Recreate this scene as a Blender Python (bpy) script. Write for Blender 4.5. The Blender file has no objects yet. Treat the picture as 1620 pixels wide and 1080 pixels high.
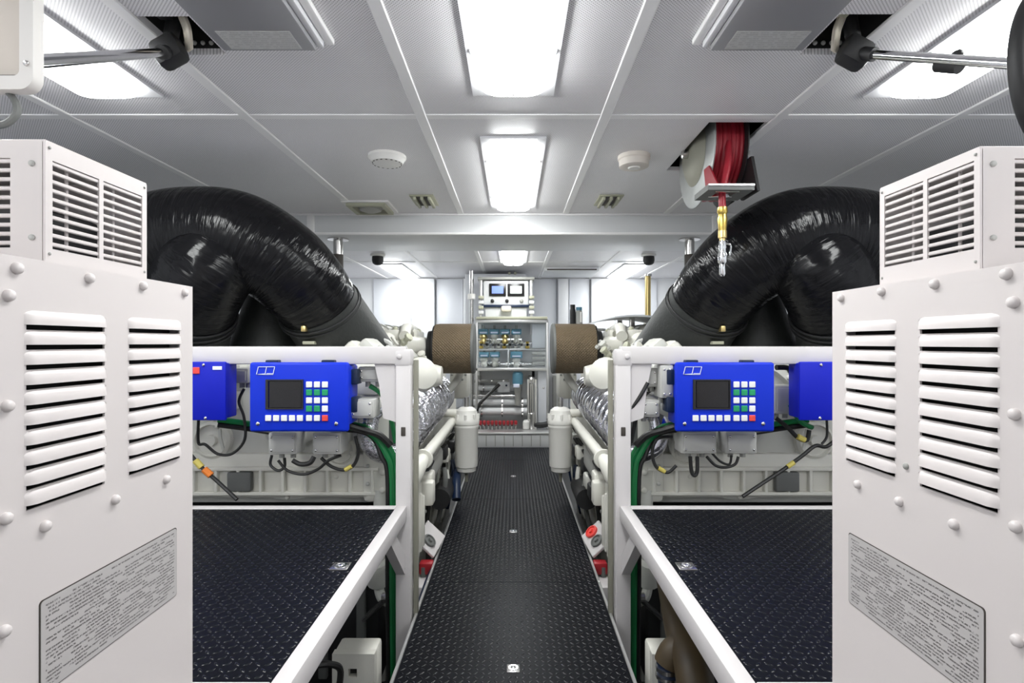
import bpy, bmesh, math, random
from mathutils import Vector, Matrix
random.seed(7)
SC = bpy.context.scene
COL = SC.collection
PI = math.pi
# ------------------------------------------------------------------ camera, world, exposure
F = 860.0                       # focal length in pixels of the 1620 px wide frame
CX, CY, CAMZ = 812.0, 542.0, 1.1
cam_d = bpy.data.cameras.new('camera'); cam = bpy.data.objects.new('camera', cam_d); COL.objects.link(cam)
cam.location = (0, 0, CAMZ); cam.rotation_euler = (PI/2, 0, 0)
cam_d.sensor_width = 36; cam_d.lens = F/1620*36; cam_d.clip_start = .02
cam_d.shift_x = -(CX-810)/1620; cam_d.shift_y = (CY-540)/1620
SC.camera = cam
world = bpy.data.worlds.new('world'); SC.world = world; world.use_nodes = True
world.node_tree.nodes['Background'].inputs[0].default_value = (.9, .93, 1, 1)
world.node_tree.nodes['Background'].inputs[1].default_value = .3
SC.view_settings.view_transform = 'Standard'; SC.view_settings.look = 'None'
SC.view_settings.gamma = 1; SC.view_settings.use_curve_mapping = False
SC.view_settings.exposure = 0.03
LAMP = 24.0                     # emission of the ceiling fixtures' lenses
def P(x, y, Y):                 # a photograph pixel at the real depth Y, in metres
    return Vector(((x-CX)*Y/F, Y, CAMZ-(y-CY)*Y/F))
def zp(y, Y): return CAMZ-(y-CY)*Y/F

# ------------------------------------------------------------------ materials
MATS = {}
def mat(name, col, rough=.5, metal=0., spec=.5, var=.05, vscale=6., bump=0., bscale=40., emit=None, estr=0., coat=0.):
    if name in MATS: return MATS[name]
    m = bpy.data.materials.new(name); m.use_nodes = True; nt = m.node_tree; b = nt.nodes['Principled BSDF']
    b.inputs['Roughness'].default_value = rough; b.inputs['Metallic'].default_value = metal
    b.inputs['Specular IOR Level'].default_value = spec
    b.inputs['Coat Weight'].default_value = coat
    tc = nt.nodes.new('ShaderNodeTexCoord')
    n = nt.nodes.new('ShaderNodeTexNoise'); n.inputs['Scale'].default_value = vscale; n.inputs['Detail'].default_value = 4
    nt.links.new(tc.outputs['Object'], n.inputs['Vector'])
    r = nt.nodes.new('ShaderNodeMapRange'); r.inputs[3].default_value = 1-var; r.inputs[4].default_value = 1+var
    nt.links.new(n.outputs[0], r.inputs[0])
    mx = nt.nodes.new('ShaderNodeMix'); mx.data_type = 'RGBA'; mx.blend_type = 'MULTIPLY'; mx.inputs[0].default_value = 1
    mx.inputs[6].default_value = (*col, 1); nt.links.new(r.outputs[0], mx.inputs[7])
    nt.links.new(mx.outputs[2], b.inputs['Base Color'])
    if bump:
        n2 = nt.nodes.new('ShaderNodeTexNoise'); n2.inputs['Scale'].default_value = bscale; n2.inputs['Detail'].default_value = 3
        nt.links.new(tc.outputs['Object'], n2.inputs['Vector'])
        bp = nt.nodes.new('ShaderNodeBump'); bp.inputs['Strength'].default_value = bump; bp.inputs['Distance'].default_value = .01
        nt.links.new(n2.outputs[0], bp.inputs['Height']); nt.links.new(bp.outputs[0], b.inputs['Normal'])
    if emit:
        b.inputs['Emission Color'].default_value = (*emit, 1); b.inputs['Emission Strength'].default_value = estr
    MATS[name] = m
    return m
def mnode(nt, op, a, b=None, clamp=False):
    n = nt.nodes.new('ShaderNodeMath'); n.operation = op; n.use_clamp = clamp
    for i, v in enumerate((a, b)):
        if v is None: continue
        if isinstance(v, (int, float)): n.inputs[i].default_value = v
        else: nt.links.new(v, n.inputs[i])
    return n.outputs[0]

mat('cabinet_white', (.63, .585, .575), .38, var=.015)
mat('frame_white', (.60, .575, .575), .35, var=.02)
mat('wall_white', (.78, .79, .81), .45, var=.01)
mat('wall_grey', (.74, .76, .80), .45, var=.02)
mat('beam_grey', (.68, .69, .70), .4, var=.02)
mat('trim_white', (.88, .87, .87), .4, var=.02)
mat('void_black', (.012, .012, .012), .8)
mat('bilge', (.05, .05, .05), .6, var=.3, vscale=4)
mat('plate_black', (.006, .0065, .009), .36, var=.15, vscale=3, spec=.06)
mat('tread_black', (.006, .007, .010), .15, var=.15, spec=.30)
mat('alu', (.72, .72, .72), .35, metal=.9, var=.04)
mat('steel', (.62, .61, .60), .25, metal=1., var=.05)
mat('chrome', (.85, .85, .86), .12, metal=1., var=.02)
mat('galvanized', (.34, .35, .345), .5, metal=.6, var=.12, vscale=25)
mat('engine_white', (.68, .67, .61), .42, var=.05, vscale=8)
mat('engine_grey', (.56, .56, .52), .5, var=.07, vscale=9)
mat('module_grey', (.47, .47, .45), .55, var=.06)
mat('casting_grey', (.36, .36, .34), .55, var=.1)
mat('rubber_grey', (.13, .135, .13), .6, var=.1)
mat('rubber_black', (.012, .012, .013), .55, var=.2)
mat('matte_black', (.016, .018, .017), .55, var=.25, bump=.2, bscale=60)
mat('cable_black', (.012, .012, .012), .45)
mat('cable_green', (.006, .20, .055), .4, var=.15)
mat('cable_yellow', (.62, .52, .12), .5)
mat('orange', (.75, .20, .02), .5)
mat('panel_blue', (.003, .028, .55), .45, spec=.25, var=.03)
mat('box_blue', (.003, .010, .42), .45, spec=.25, var=.05)
mat('screen_off', (.012, .011, .012), .25)
mat('button_white', (.80, .80, .80), .5)
mat('button_green', (.01, .30, .12), .5)
mat('button_red', (.75, .06, .05), .5)
mat('logo_white', (.75, .80, .95), .5)
mat('red', (.34, .012, .02), .45)
mat('hose_red', (.30, .012, .024), .45, var=.15, vscale=15)
mat('brass', (.62, .45, .12), .3, metal=1.)
mat('gold', (.75, .58, .25), .3, metal=.9)
mat('valve_blue', (.10, .26, .36), .4)
mat('blue_dark', (.005, .016, .05), .4)
mat('bronze_pipe', (.055, .038, .018), .5, var=.45, vscale=14)
mat('beige', (.66, .61, .54), .45, var=.02)
mat('detector_white', (.80, .79, .76), .5)
mat('detector_beige', (.70, .65, .59), .5)
mat('lamp_frame', (.72, .72, .74), .3, var=.01)
mat('duct_unit_grey', (.30, .30, .315), .4, var=.03)
mat('vent_olive', (.42, .42, .32), .5)
mat('slot_brown', (.05, .042, .036), .6)
mat('canister_white', (.76, .75, .71), .38, var=.03)
mat('wire_beige', (.62, .57, .48), .5)
mat('olive_seal', (.24, .235, .19), .6)
mat('housing_white', (.58, .56, .54), .45, var=.02); mat('housing_cream', (.46, .41, .36), .45, var=.02)
mat('lens', (.9, .9, .9), .3, emit=(.98, 1, .99), estr=LAMP)
mat('display_blue', (.1, .15, .5), .3, emit=(.22, .33, .85), estr=.8)
mat('display_white', (.7, .8, .75), .3, emit=(.75, .85, .8), estr=.9)
mat('foil_smooth', (.66, .66, .72), .16, metal=1., var=.1, vscale=30, bump=.25, bscale=30)
mat('foil', (.62, .62, .67), .2, metal=1., var=.25, vscale=40, bump=.9, bscale=55)

def make_perforated():
    m = mat('perforated', (.88, .865, .885), .36, var=.02); nt = m.node_tree; b = nt.nodes['Principled BSDF']
    tc = nt.nodes.new('ShaderNodeTexCoord'); sp = nt.nodes.new('ShaderNodeSeparateXYZ'); nt.links.new(tc.outputs['Object'], sp.inputs[0])
    k = 2*PI/.0105
    a = mnode(nt, 'SINE', mnode(nt, 'MULTIPLY', sp.outputs[0], k)); c = mnode(nt, 'SINE', mnode(nt, 'MULTIPLY', sp.outputs[1], k))
    p = mnode(nt, 'MULTIPLY', a, c)
    r = nt.nodes.new('ShaderNodeMapRange'); nt.links.new(p, r.inputs[0]); r.inputs[1].default_value = .30; r.inputs[2].default_value = .55
    old = b.inputs['Base Color'].links[0].from_socket
    mx = nt.nodes.new('ShaderNodeMix'); mx.data_type = 'RGBA'; nt.links.new(r.outputs[0], mx.inputs[0]); nt.links.new(old, mx.inputs[6])
    mx.inputs[7].default_value = (.36, .35, .36, 1); nt.links.new(mx.outputs[2], b.inputs['Base Color'])
make_perforated()
def make_wrap():                # glossy black wrap, wrinkled round the tube; UV u runs along the tube
    m = mat('wrap', (.006, .006, .007), .2, var=.2, spec=.2); nt = m.node_tree; b = nt.nodes['Principled BSDF']
    tc = nt.nodes.new('ShaderNodeTexCoord'); mp = nt.nodes.new('ShaderNodeMapping'); nt.links.new(tc.outputs['UV'], mp.inputs[0])
    mp.inputs['Scale'].default_value = (42, 3.2, 1)
    n = nt.nodes.new('ShaderNodeTexNoise'); n.inputs['Scale'].default_value = 1; n.inputs['Detail'].default_value = 4; n.inputs['Distortion'].default_value = .6
    nt.links.new(mp.outputs[0], n.inputs['Vector'])
    n2 = nt.nodes.new('ShaderNodeTexNoise'); n2.inputs['Scale'].default_value = 9; n2.inputs['Detail'].default_value = 2
    nt.links.new(tc.outputs['Object'], n2.inputs['Vector'])
    h = mnode(nt, 'ADD', n.outputs[0], mnode(nt, 'MULTIPLY', n2.outputs[0], 1.2))
    bp = nt.nodes.new('ShaderNodeBump'); bp.inputs['Strength'].default_value = .65; bp.inputs['Distance'].default_value = .014
    nt.links.new(h, bp.inputs['Height']); nt.links.new(bp.outputs[0], b.inputs['Normal'])
    r = nt.nodes.new('ShaderNodeMapRange'); nt.links.new(n2.outputs[0], r.inputs[0]); r.inputs[3].default_value = .10; r.inputs[4].default_value = .24
    nt.links.new(r.outputs[0], b.inputs['Roughness'])
make_wrap()
def make_filter_media():
    m = mat('filter_media', (.17, .125, .075), .55, metal=.25, var=.25, vscale=5); nt = m.node_tree; b = nt.nodes['Principled BSDF']
    tc = nt.nodes.new('ShaderNodeTexCoord'); sp = nt.nodes.new('ShaderNodeSeparateXYZ'); nt.links.new(tc.outputs['UV'], sp.inputs[0])
    k = 2*PI/.02
    u = mnode(nt, 'MULTIPLY', sp.outputs[0], k); v = mnode(nt, 'MULTIPLY', sp.outputs[1], k)
    h = mnode(nt, 'MAXIMUM', mnode(nt, 'SINE', mnode(nt, 'ADD', u, v)), mnode(nt, 'SINE', mnode(nt, 'SUBTRACT', u, v)))
    bp = nt.nodes.new('ShaderNodeBump'); bp.inputs['Strength'].default_value = .8; bp.inputs['Distance'].default_value = .004
    nt.links.new(h, bp.inputs['Height']); nt.links.new(bp.outputs[0], b.inputs['Normal'])
make_filter_media()
def make_print(name, base, ink, rows, words, dens):     # rows of small illegible print laid on UV 0..1
    m = mat(name, base, .4, var=.02); nt = m.node_tree; b = nt.nodes['Principled BSDF']
    tc = nt.nodes.new('ShaderNodeTexCoord'); sp = nt.nodes.new('ShaderNodeSeparateXYZ'); nt.links.new(tc.outputs['UV'], sp.inputs[0])
    v = mnode(nt, 'MULTIPLY', sp.outputs[1], rows); row = mnode(nt, 'FLOOR', v); fr = mnode(nt, 'FRACT', v)
    line = mnode(nt, 'MULTIPLY', mnode(nt, 'GREATER_THAN', fr, .32), mnode(nt, 'LESS_THAN', fr, .78))
    cb = nt.nodes.new('ShaderNodeCombineXYZ')
    nt.links.new(mnode(nt, 'MULTIPLY', sp.outputs[0], words), cb.inputs[0]); nt.links.new(mnode(nt, 'MULTIPLY', row, 7.31), cb.inputs[1])
    n = nt.nodes.new('ShaderNodeTexNoise'); n.inputs['Scale'].default_value = 1; n.inputs['Detail'].default_value = 0; nt.links.new(cb.outputs[0], n.inputs['Vector'])
    wordm = mnode(nt, 'GREATER_THAN', n.outputs[0], dens)
    cb2 = nt.nodes.new('ShaderNodeCombineXYZ')
    nt.links.new(mnode(nt, 'MULTIPLY', sp.outputs[0], words*9), cb2.inputs[0]); nt.links.new(mnode(nt, 'MULTIPLY', v, 2.2), cb2.inputs[1])
    n2 = nt.nodes.new('ShaderNodeTexNoise'); n2.inputs['Scale'].default_value = 1; nt.links.new(cb2.outputs[0], n2.inputs['Vector'])
    ch = mnode(nt, 'GREATER_THAN', n2.outputs[0], .45)
    # margin
    mg = mnode(nt, 'MULTIPLY', mnode(nt, 'LESS_THAN', mnode(nt, 'ABSOLUTE', mnode(nt, 'SUBTRACT', sp.outputs[0], .5)), .475),
               mnode(nt, 'LESS_THAN', mnode(nt, 'ABSOLUTE', mnode(nt, 'SUBTRACT', sp.outputs[1], .5)), .46))
    f = mnode(nt, 'MULTIPLY', mnode(nt, 'MULTIPLY', line, wordm), mnode(nt, 'MULTIPLY', ch, mg))
    old = b.inputs['Base Color'].links[0].from_socket
    mx = nt.nodes.new('ShaderNodeMix'); mx.data_type = 'RGBA'; nt.links.new(f, mx.inputs[0]); nt.links.new(old, mx.inputs[6])
    mx.inputs[7].default_value = (*ink, 1); nt.links.new(mx.outputs[2], b.inputs['Base Color'])
make_print('nameplate_print', (.46, .44, .435), (.13, .12, .12), 24, 11, .40)
make_print('label_print', (.60, .60, .585), (.45, .45, .44), 9, 14, .42)

# ------------------------------------------------------------------ mesh builder
class B:
    def __init__(s): s.v, s.f, s.uv = [], [], {}
    def add(s, vs, fs, uvs=None):
        o = len(s.v); s.v += [Vector(v) for v in vs]
        for i, f in enumerate(fs):
            if uvs: s.uv[len(s.f)] = uvs[i]
            s.f.append([o+k for k in f])
        return s
    def box(s, lo, hi):
        x0, x1 = sorted((lo[0], hi[0])); y0, y1 = sorted((lo[1], hi[1])); z0, z1 = sorted((lo[2], hi[2]))
        return s.add([(x0,y0,z0),(x1,y0,z0),(x1,y1,z0),(x0,y1,z0),(x0,y0,z1),(x1,y0,z1),(x1,y1,z1),(x0,y1,z1)],
              [(0,3,2,1),(4,5,6,7),(0,1,5,4),(1,2,6,5),(2,3,7,6),(3,0,4,7)])
    def rbox(s, lo, hi, r=.01, seg=2, M=None):
        lo, hi = Vector(lo), Vector(hi); c = (lo+hi)/2; d = hi-lo; d = Vector(map(abs, d))
        bm = bmesh.new(); bmesh.ops.create_cube(bm, size=1)
        for v in bm.verts: v.co = Vector((v.co.x*d.x, v.co.y*d.y, v.co.z*d.z))
        bmesh.ops.bevel(bm, geom=bm.edges[:], offset=min(r, min(d)*.45), segments=seg, profile=.5, affect='EDGES')
        for v in bm.verts: v.co = (M @ v.co if M else v.co) + c
        bm.verts.index_update()
        s.add([v.co.copy() for v in bm.verts], [[v.index for v in f.verts] for f in bm.faces]); bm.free(); return s
    def bar(s, a, b, w, h, up=(0,0,1)):            # rectangular bar from a to b
        a, b = Vector(a), Vector(b); d = (b-a).normalized(); up = Vector(up)
        if abs(d.dot(up)) > .98: up = Vector((0,1,0))
        x = d.cross(up).normalized()*w/2; y = x.cross(d).normalized()*h/2
        vs = [p+sx*x+sy*y for p in (a, b) for sx, sy in ((-1,-1),(1,-1),(1,1),(-1,1))]
        return s.add(vs, [(0,1,2,3),(7,6,5,4),(0,4,5,1),(1,5,6,2),(2,6,7,3),(3,7,4,0)])
    def lathe(s, prof, c, axis, n=20, a0=0., a1=2*PI):    # prof: (radius, height along axis)
        c, ax = Vector(c), Vector(axis).normalized(); t = Vector((0,0,1)) if abs(ax.z) < .9 else Vector((1,0,0))
        u = ax.cross(t).normalized(); w = ax.cross(u); full = abs(a1-a0-2*PI) < 1e-6; m = n if full else n+1
        vs, fs, uvs = [], [], []
        for r, h in prof:
            for k in range(m):
                a = a0+(a1-a0)*k/n; vs.append(c+ax*h+(u*math.cos(a)+w*math.sin(a))*max(r, 1e-5))
        rm = max(r for r, h in prof)
        for i in range(len(prof)-1):
            for k in range(n):
                k2 = (k+1) % m; fs.append((i*m+k, i*m+k2, (i+1)*m+k2, (i+1)*m+k))
                q = 2*PI*rm/n; h0, h1 = prof[i][1], prof[i+1][1]
                uvs.append([(h0, k*q), (h0, (k+1)*q), (h1, (k+1)*q), (h1, k*q)])
        if full:
            if prof[0][0] > 1e-4: fs.append(tuple(range(m))[::-1]); uvs.append([(0, 0)]*m)
            if prof[-1][0] > 1e-4: fs.append(tuple((len(prof)-1)*m+k for k in range(m))); uvs.append([(0, 0)]*m)
        return s.add(vs, fs, uvs)
    def cyl(s, a, b, r, n=16, r2=None):
        a, b = Vector(a), Vector(b); return s.lathe([(r, 0), (r if r2 is None else r2, (b-a).length)], a, b-a, n)
    def tube(s, pts, r, n=10, sub=6, wob=0.):      # smooth tube through pts; r a number or a list
        pts = [Vector(p) for p in pts]; R = r if isinstance(r, (list, tuple)) else [r]*len(pts)
        Q, RR = [], []
        for i in range(len(pts)-1):
            p0 = pts[max(i-1, 0)]; p1 = pts[i]; p2 = pts[i+1]; p3 = pts[min(i+2, len(pts)-1)]
            for k in range(sub):
                t = k/sub
                Q.append(.5*((2*p1)+(p2-p0)*t+(2*p0-5*p1+4*p2-p3)*t*t+(3*p1-p0-3*p2+p3)*t**3)); RR.append(R[i]*(1-t)+R[i+1]*t)
        Q.append(pts[-1]); RR.append(R[-1])
        d = (Q[1]-Q[0]).normalized(); t = Vector((0,0,1)) if abs(d.z) < .9 else Vector((1,0,0)); u = d.cross(t).normalized()
        vs, fs, uvs, L = [], [], [], 0; Ls = []
        for i, q in enumerate(Q):
            nd = (Q[min(i+1, len(Q)-1)]-Q[max(i-1, 0)]).normalized(); u = (u-nd*u.dot(nd)).normalized(); w = nd.cross(u)
            if i: L += (q-Q[i-1]).length
            Ls.append(L)
            for k in range(n):
                a = 2*PI*k/n; rr = RR[i]*(1+(random.uniform(-wob, wob) if wob else 0)); vs.append(q+(u*math.cos(a)+w*math.sin(a))*rr)
        for i in range(len(Q)-1):
            for k in range(n):
                k2 = (k+1) % n; fs.append((i*n+k, i*n+k2, (i+1)*n+k2, (i+1)*n+k)); q = 2*PI*max(RR)/n
                uvs.append([(Ls[i], k*q), (Ls[i], (k+1)*q), (Ls[i+1], (k+1)*q), (Ls[i+1], k*q)])
        fs.append(tuple(range(n))[::-1]); uvs.append([(0, 0)]*n); fs.append(tuple((len(Q)-1)*n+k for k in range(n))); uvs.append([(0, 0)]*n)
        return s.add(vs, fs, uvs)
    def prism(s, poly, d):                          # poly: 3d points of one face, d: extrusion vector
        poly = [Vector(p) for p in poly]; n = len(poly); d = Vector(d)
        return s.add(poly+[p+d for p in poly], [tuple(range(n))[::-1], tuple(range(n, 2*n))]+[(k, (k+1) % n, n+(k+1) % n, n+k) for k in range(n)])
    def holed(s, u0, u1, v0, v1, holes, fn, th):    # rectangle minus rectangular holes; fn(u, v, depth) -> point
        us = sorted({u0, u1, *[h[0] for h in holes], *[h[1] for h in holes]}); vs_ = sorted({v0, v1, *[h[2] for h in holes], *[h[3] for h in holes]})
        us = [u for u in us if u0 <= u <= u1]; vs_ = [v for v in vs_ if v0 <= v <= v1]
        def solid(i, j):
            if not (0 <= i < len(us)-1 and 0 <= j < len(vs_)-1): return False
            u, v = (us[i]+us[i+1])/2, (vs_[j]+vs_[j+1])/2
            return not any(h[0] < u < h[1] and h[2] < v < h[3] for h in holes)
        for i in range(len(us)-1):
            for j in range(len(vs_)-1):
                if not solid(i, j): continue
                a, b, c, d = us[i], us[i+1], vs_[j], vs_[j+1]
                s.add([fn(a, c, 0), fn(b, c, 0), fn(b, d, 0), fn(a, d, 0)], [(0, 1, 2, 3)])
                s.add([fn(a, c, th), fn(b, c, th), fn(b, d, th), fn(a, d, th)], [(3, 2, 1, 0)])
                for (di, dj, p, q) in ((-1, 0, (a, c), (a, d)), (1, 0, (b, c), (b, d)), (0, -1, (a, c), (b, c)), (0, 1, (a, d), (b, d))):
                    if not solid(i+di, j+dj): s.add([fn(*p, 0), fn(*q, 0), fn(*q, th), fn(*p, th)], [(0, 1, 2, 3)])
        return s
    def mesh(s, name, m, ang=35, recalc=True, smooth=True):
        me = bpy.data.meshes.new(name); me.from_pydata([tuple(v) for v in s.v], [], s.f)
        if s.uv:
            ul = me.uv_layers.new(name='UVMap')
            for p in me.polygons:
                u = s.uv.get(p.index)
                if u:
                    for k, li in enumerate(p.loop_indices): ul.data[li].uv = u[k]
        if recalc:
            bm = bmesh.new(); bm.from_mesh(me); bmesh.ops.recalc_face_normals(bm, faces=bm.faces[:]); bm.to_mesh(me); bm.free()
        if smooth:
            me.shade_smooth(); me.set_sharp_from_angle(angle=math.radians(ang))
        me.materials.append(MATS[m]); return me
    def build(s, name, m, parent=None, **k):
        return link(name, s.mesh(name, m, **k), parent)
def link(name, me, parent=None, loc=None, rot=None):
    o = bpy.data.objects.new(name, me); COL.objects.link(o)
    if loc is not None: o.location = loc
    if rot is not None: o.rotation_euler = rot
    if parent is not None:
        o.parent = parent
        if parent.parent is None and parent.type == 'EMPTY': o.matrix_parent_inverse = Matrix.Translation(-parent.location)
    return o
def tag(o, label, cat, group=None, kind=None):
    o['label'] = label; o['category'] = cat
    if group: o['group'] = group
    if kind: o['kind'] = kind
    return o
def thing(name, loc, label, cat, group=None):
    o = bpy.data.objects.new(name, None); COL.objects.link(o); o.location = loc; o.empty_display_size = .05
    return tag(o, label, cat, group)
def struct(o, label=None, cat=None):
    o['kind'] = 'structure'
    if label: o['label'] = label; o['category'] = cat
    return o
SIDE = {-1: 'opposite the hose reel', 1: 'on the hose reel side'}
def X(s, a): return s*a
dome_cache = {}
def dome(r, h, m, n=12):
    k = (r, h, m)
    if k not in dome_cache:
        dome_cache[k] = B().lathe([(r, 0), (r, h*.35), (r*.85, h*.75), (r*.5, h*.97), (0, h)], (0, 0, 0), (0, 0, 1), n).mesh('bolt', m, ang=60)
    return dome_cache[k]
AX = {'+x': (0, PI/2, 0), '-x': (0, -PI/2, 0), '-y': (PI/2, 0, 0), '+y': (-PI/2, 0, 0), '-z': (PI, 0, 0), '+z': (0, 0, 0)}
def bolt(p, parent, ax, r=.007, h=.006, m='cabinet_white', name='bolt'):
    return link(name, dome(r, h, m), parent, p, AX[ax])

# ------------------------------------------------------------------ the room
RW, YB, YF, ZC = 2.4, 7.6, -1.2, 2.0
struct(B().box((-RW-.1, YF-.1, -.65), (RW+.1, YB+.1, -.55)).build('floor', 'bilge'), 'dark bilge floor below the walkway plates', 'floor')
struct(B().box((-RW-.1, YF, -.55), (-RW, YB, 2.3)).build('wall_left', 'wall_grey'), 'grey side wall behind the wrapped ducts opposite the hose reel', 'wall')
struct(B().box((RW, YF, -.55), (RW+.1, YB, 2.3)).build('wall_right', 'wall_grey'), 'grey side wall behind the ducts by the hose reel', 'wall')
struct(B().box((-RW-.1, YF-.1, -.55), (RW+.1, YF, 2.3)).build('wall_front', 'wall_white'), 'white bulkhead wall behind the viewer', 'wall')
wb = struct(B().box((-RW-.1, YB, -.55), (RW+.1, YB+.1, 2.3)).build('wall_back', 'wall_white'), 'white panelled bulkhead at the far end of the room', 'wall')
for x0, x1, m, d in ((-1.95, -1.42, 'wall_grey', .03), (-1.40, -1.09, 'wall_white', .10), (-1.07, -.70, 'wall_grey', .04), (-.69, -.62, 'wall_white', .09),
                     (.16, .60, 'wall_grey', .04), (.62, .76, 'wall_white', .10), (.78, 1.06, 'wall_grey', .04), (1.08, 1.40, 'wall_white', .09), (1.42, 2.0, 'wall_grey', .03)):
    B().rbox((x0, YB-d, .2), (x1, YB+.02, 1.985), .008).build('wall_panel', m, wb)
ceil = struct(B().box((-RW-.1, YF-.1, 2.3), (RW+.1, YB+.1, 2.4)).build('ceiling', 'void_black'), 'suspended ceiling of perforated grey metal panels', 'ceiling')
XL = [-RW, -1.765, -1.06, -.365, .365, 1.06, 1.765, RW]
rows = [YF, .51, 2.16, 3.79]; rows2 = [4.48, 6.05, YB]
HOLES = [(-1.04, -.895, 1.50, 1.70), (.895, 1.06, 1.49, 1.70), (.80, 1.05, 2.22, 2.84)]
def cpanel(x0, x1, y0, y1):
    g = .004; b = B()
    hs = [(max(h[0], x0+g), min(h[1], x1-g), max(h[2], y0+g), min(h[3], y1-g)) for h in HOLES if h[0] < x1 and h[1] > x0 and h[2] < y1 and h[3] > y0]
    b.holed(x0+g, x1-g, y0+g, y1-g, hs, lambda u, v, d: (u, v, ZC+d), .02)
    b.build('ceiling_panel', 'perforated', ceil, smooth=False)
for rs in (rows, rows2):
    for i in range(len(XL)-1):
        for j in range(len(rs)-1): cpanel(XL[i], XL[i+1], rs[j], rs[j+1])
for x in XL[1:-1]:
    for y0, y1 in ((YF, rows[-1]), (rows2[0], YB)):
        holes = [h for h in HOLES if abs(x) < h[1]+.03 and h[0]*x > 0 and h[0]-.03 < x < h[1]+.03]
        B().rbox((x-.021, y0, ZC-.007), (x+.021, y1, ZC+.002), .003, 1).build('joint_strip', 'trim_white', ceil)
for y in (.51, 2.16, 6.05):
    B().rbox((-RW, y-.02, ZC-.004), (RW, y+.02, ZC+.002), .002, 1).build('joint_strip', 'trim_white', ceil)
t1 = struct(B().rbox((-RW, 3.79, 1.855), (RW, 4.48, 2.3), .006).build('trim_1', 'beam_grey'), 'boxed grey beam crossing the ceiling', 'beam')
B().rbox((-RW, 3.772, 1.985), (RW, 3.80, 2.0), .004).build('top_strip', 'trim_white', t1)
B().rbox((-RW, 3.776, 1.852), (RW, 3.80, 1.868), .004).build('bottom_strip', 'trim_white', t1)
for s in (-1, 1): B().rbox((s*1.385, 3.775, 1.868), (s*1.435, 3.80, 1.985), .004).build('joint_cover', 'trim_white', t1)

# ------------------------------------------------------------------ ceiling fixtures
def rrect(cx, cy, hx, hy, r, n=6):
    out = []
    for qx, qy, a in ((1, 1, 0), (-1, 1, PI/2), (-1, -1, PI), (1, -1, 3*PI/2)):
        for k in range(n+1):
            t = a+PI/2*k/n; out.append((cx+qx*(hx-r)+r*math.cos(t), cy+qy*(hy-r)+r*math.sin(t)))
    return out
def ceiling_light(xc, y0, y1, label, n_screw=3):
    yc, hl = (y0+y1)/2, (y1-y0)/2
    t = thing('ceiling_light', (xc, yc, ZC), label, 'ceiling light', 'recessed ceiling lights')
    B().holed(xc-.145, xc+.145, y0, y1, [(xc-.107, xc+.107, y0+.045, y1-.045)], lambda u, v, d: (u, v, ZC-.010+d), .012).build('frame', 'lamp_frame', t, smooth=False)
    p0, p1, p2 = rrect(xc, yc, .112, hl-.04, .05), rrect(xc, yc, .104, hl-.05, .045), rrect(xc, yc, .09, hl-.065, .04)
    n = len(p0); vs = [(x, y, ZC-.006) for x, y in p0]+[(x, y, ZC-.032) for x, y in p1]+[(x, y, ZC-.042) for x, y in p2]
    fs = [(i*n+k, i*n+(k+1) % n, (i+1)*n+(k+1) % n, (i+1)*n+k) for i in range(2) for k in range(n)]+[tuple(range(2*n, 3*n))]
    B().add(vs, fs).build('lens', 'lens', t)
    for k in range(n_screw):
        y = y0+.08+(y1-y0-.16)*k/(n_screw-1)
        bolt((xc, y, ZC-.041), t, '-z', .006, .004, 'casting_grey', 'screw')
    for sx in (-1, 1):
        for yy in (y0+.3, y1-.3): B().rbox((xc+sx*.118, yy-.012, ZC-.016), (xc+sx*.134, yy+.012, ZC-.008), .002, 1).build('clip', 'lamp_frame', t)
ceiling_light(0, .68, 1.96, 'large glowing ceiling light overhead at the top of the walkway')
ceiling_light(0, 2.37, 3.62, 'ceiling light between the two round detectors', 4)
ceiling_light(0, 4.82, 6.10, 'short-looking ceiling light just beyond the grey cross beam')
for s in (-1, 1):
    ceiling_light(s*1.415, .69, 1.975, 'ceiling light crossed by the chrome arm '+{-1: 'of the cream panelled housing', 1: 'of the black oval ring'}[s])
    ceiling_light(s*1.415, -1.0, .28, 'added unseen ceiling light over the cabinet row behind the viewer '+SIDE[s])  # added out of view to brighten the ceiling and room
    ceiling_light(s*1.415, 6.2, 7.45, 'far ceiling light by the back wall '+SIDE[s])
# detectors
t = thing('smoke_detector', (-.608, 2.62, ZC), 'round white smoke detector with slotted rim on ceiling', 'detector', 'round ceiling detectors')
B().lathe([(.090, 0), (.090, .012), (.082, .02), (.074, .036), (.05, .044), (0, .046)], (-.608, 2.62, ZC), (0, 0, -1), 32).build('body', 'detector_white', t)
for k in range(18):
    a = 2*PI*k/18
    M = Matrix.Rotation(a, 3, 'Z'); c = Vector((-.608, 2.62, ZC-.029))
    B().bar(c+M@Vector((.074, 0, .006)), c+M@Vector((.066, 0, -.010)), .010, .006).build('slot', 'slot_brown', t)
t = thing('heat_detector', (.582, 2.62, ZC), 'plain beige round heat detector on ceiling near the hose reel', 'detector', 'round ceiling detectors')
B().lathe([(.077, 0), (.077, .018), (.072, .022), (.070, .052), (.062, .056), (0, .056)], (.582, 2.62, ZC), (0, 0, -1), 32).build('body', 'detector_beige', t)
B().lathe([(.03, 0), (.026, .006), (0, .007)], (.582, 2.62, ZC-.056), (0, 0, -1), 20).build('sensor_cap', 'detector_white', t)
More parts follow.
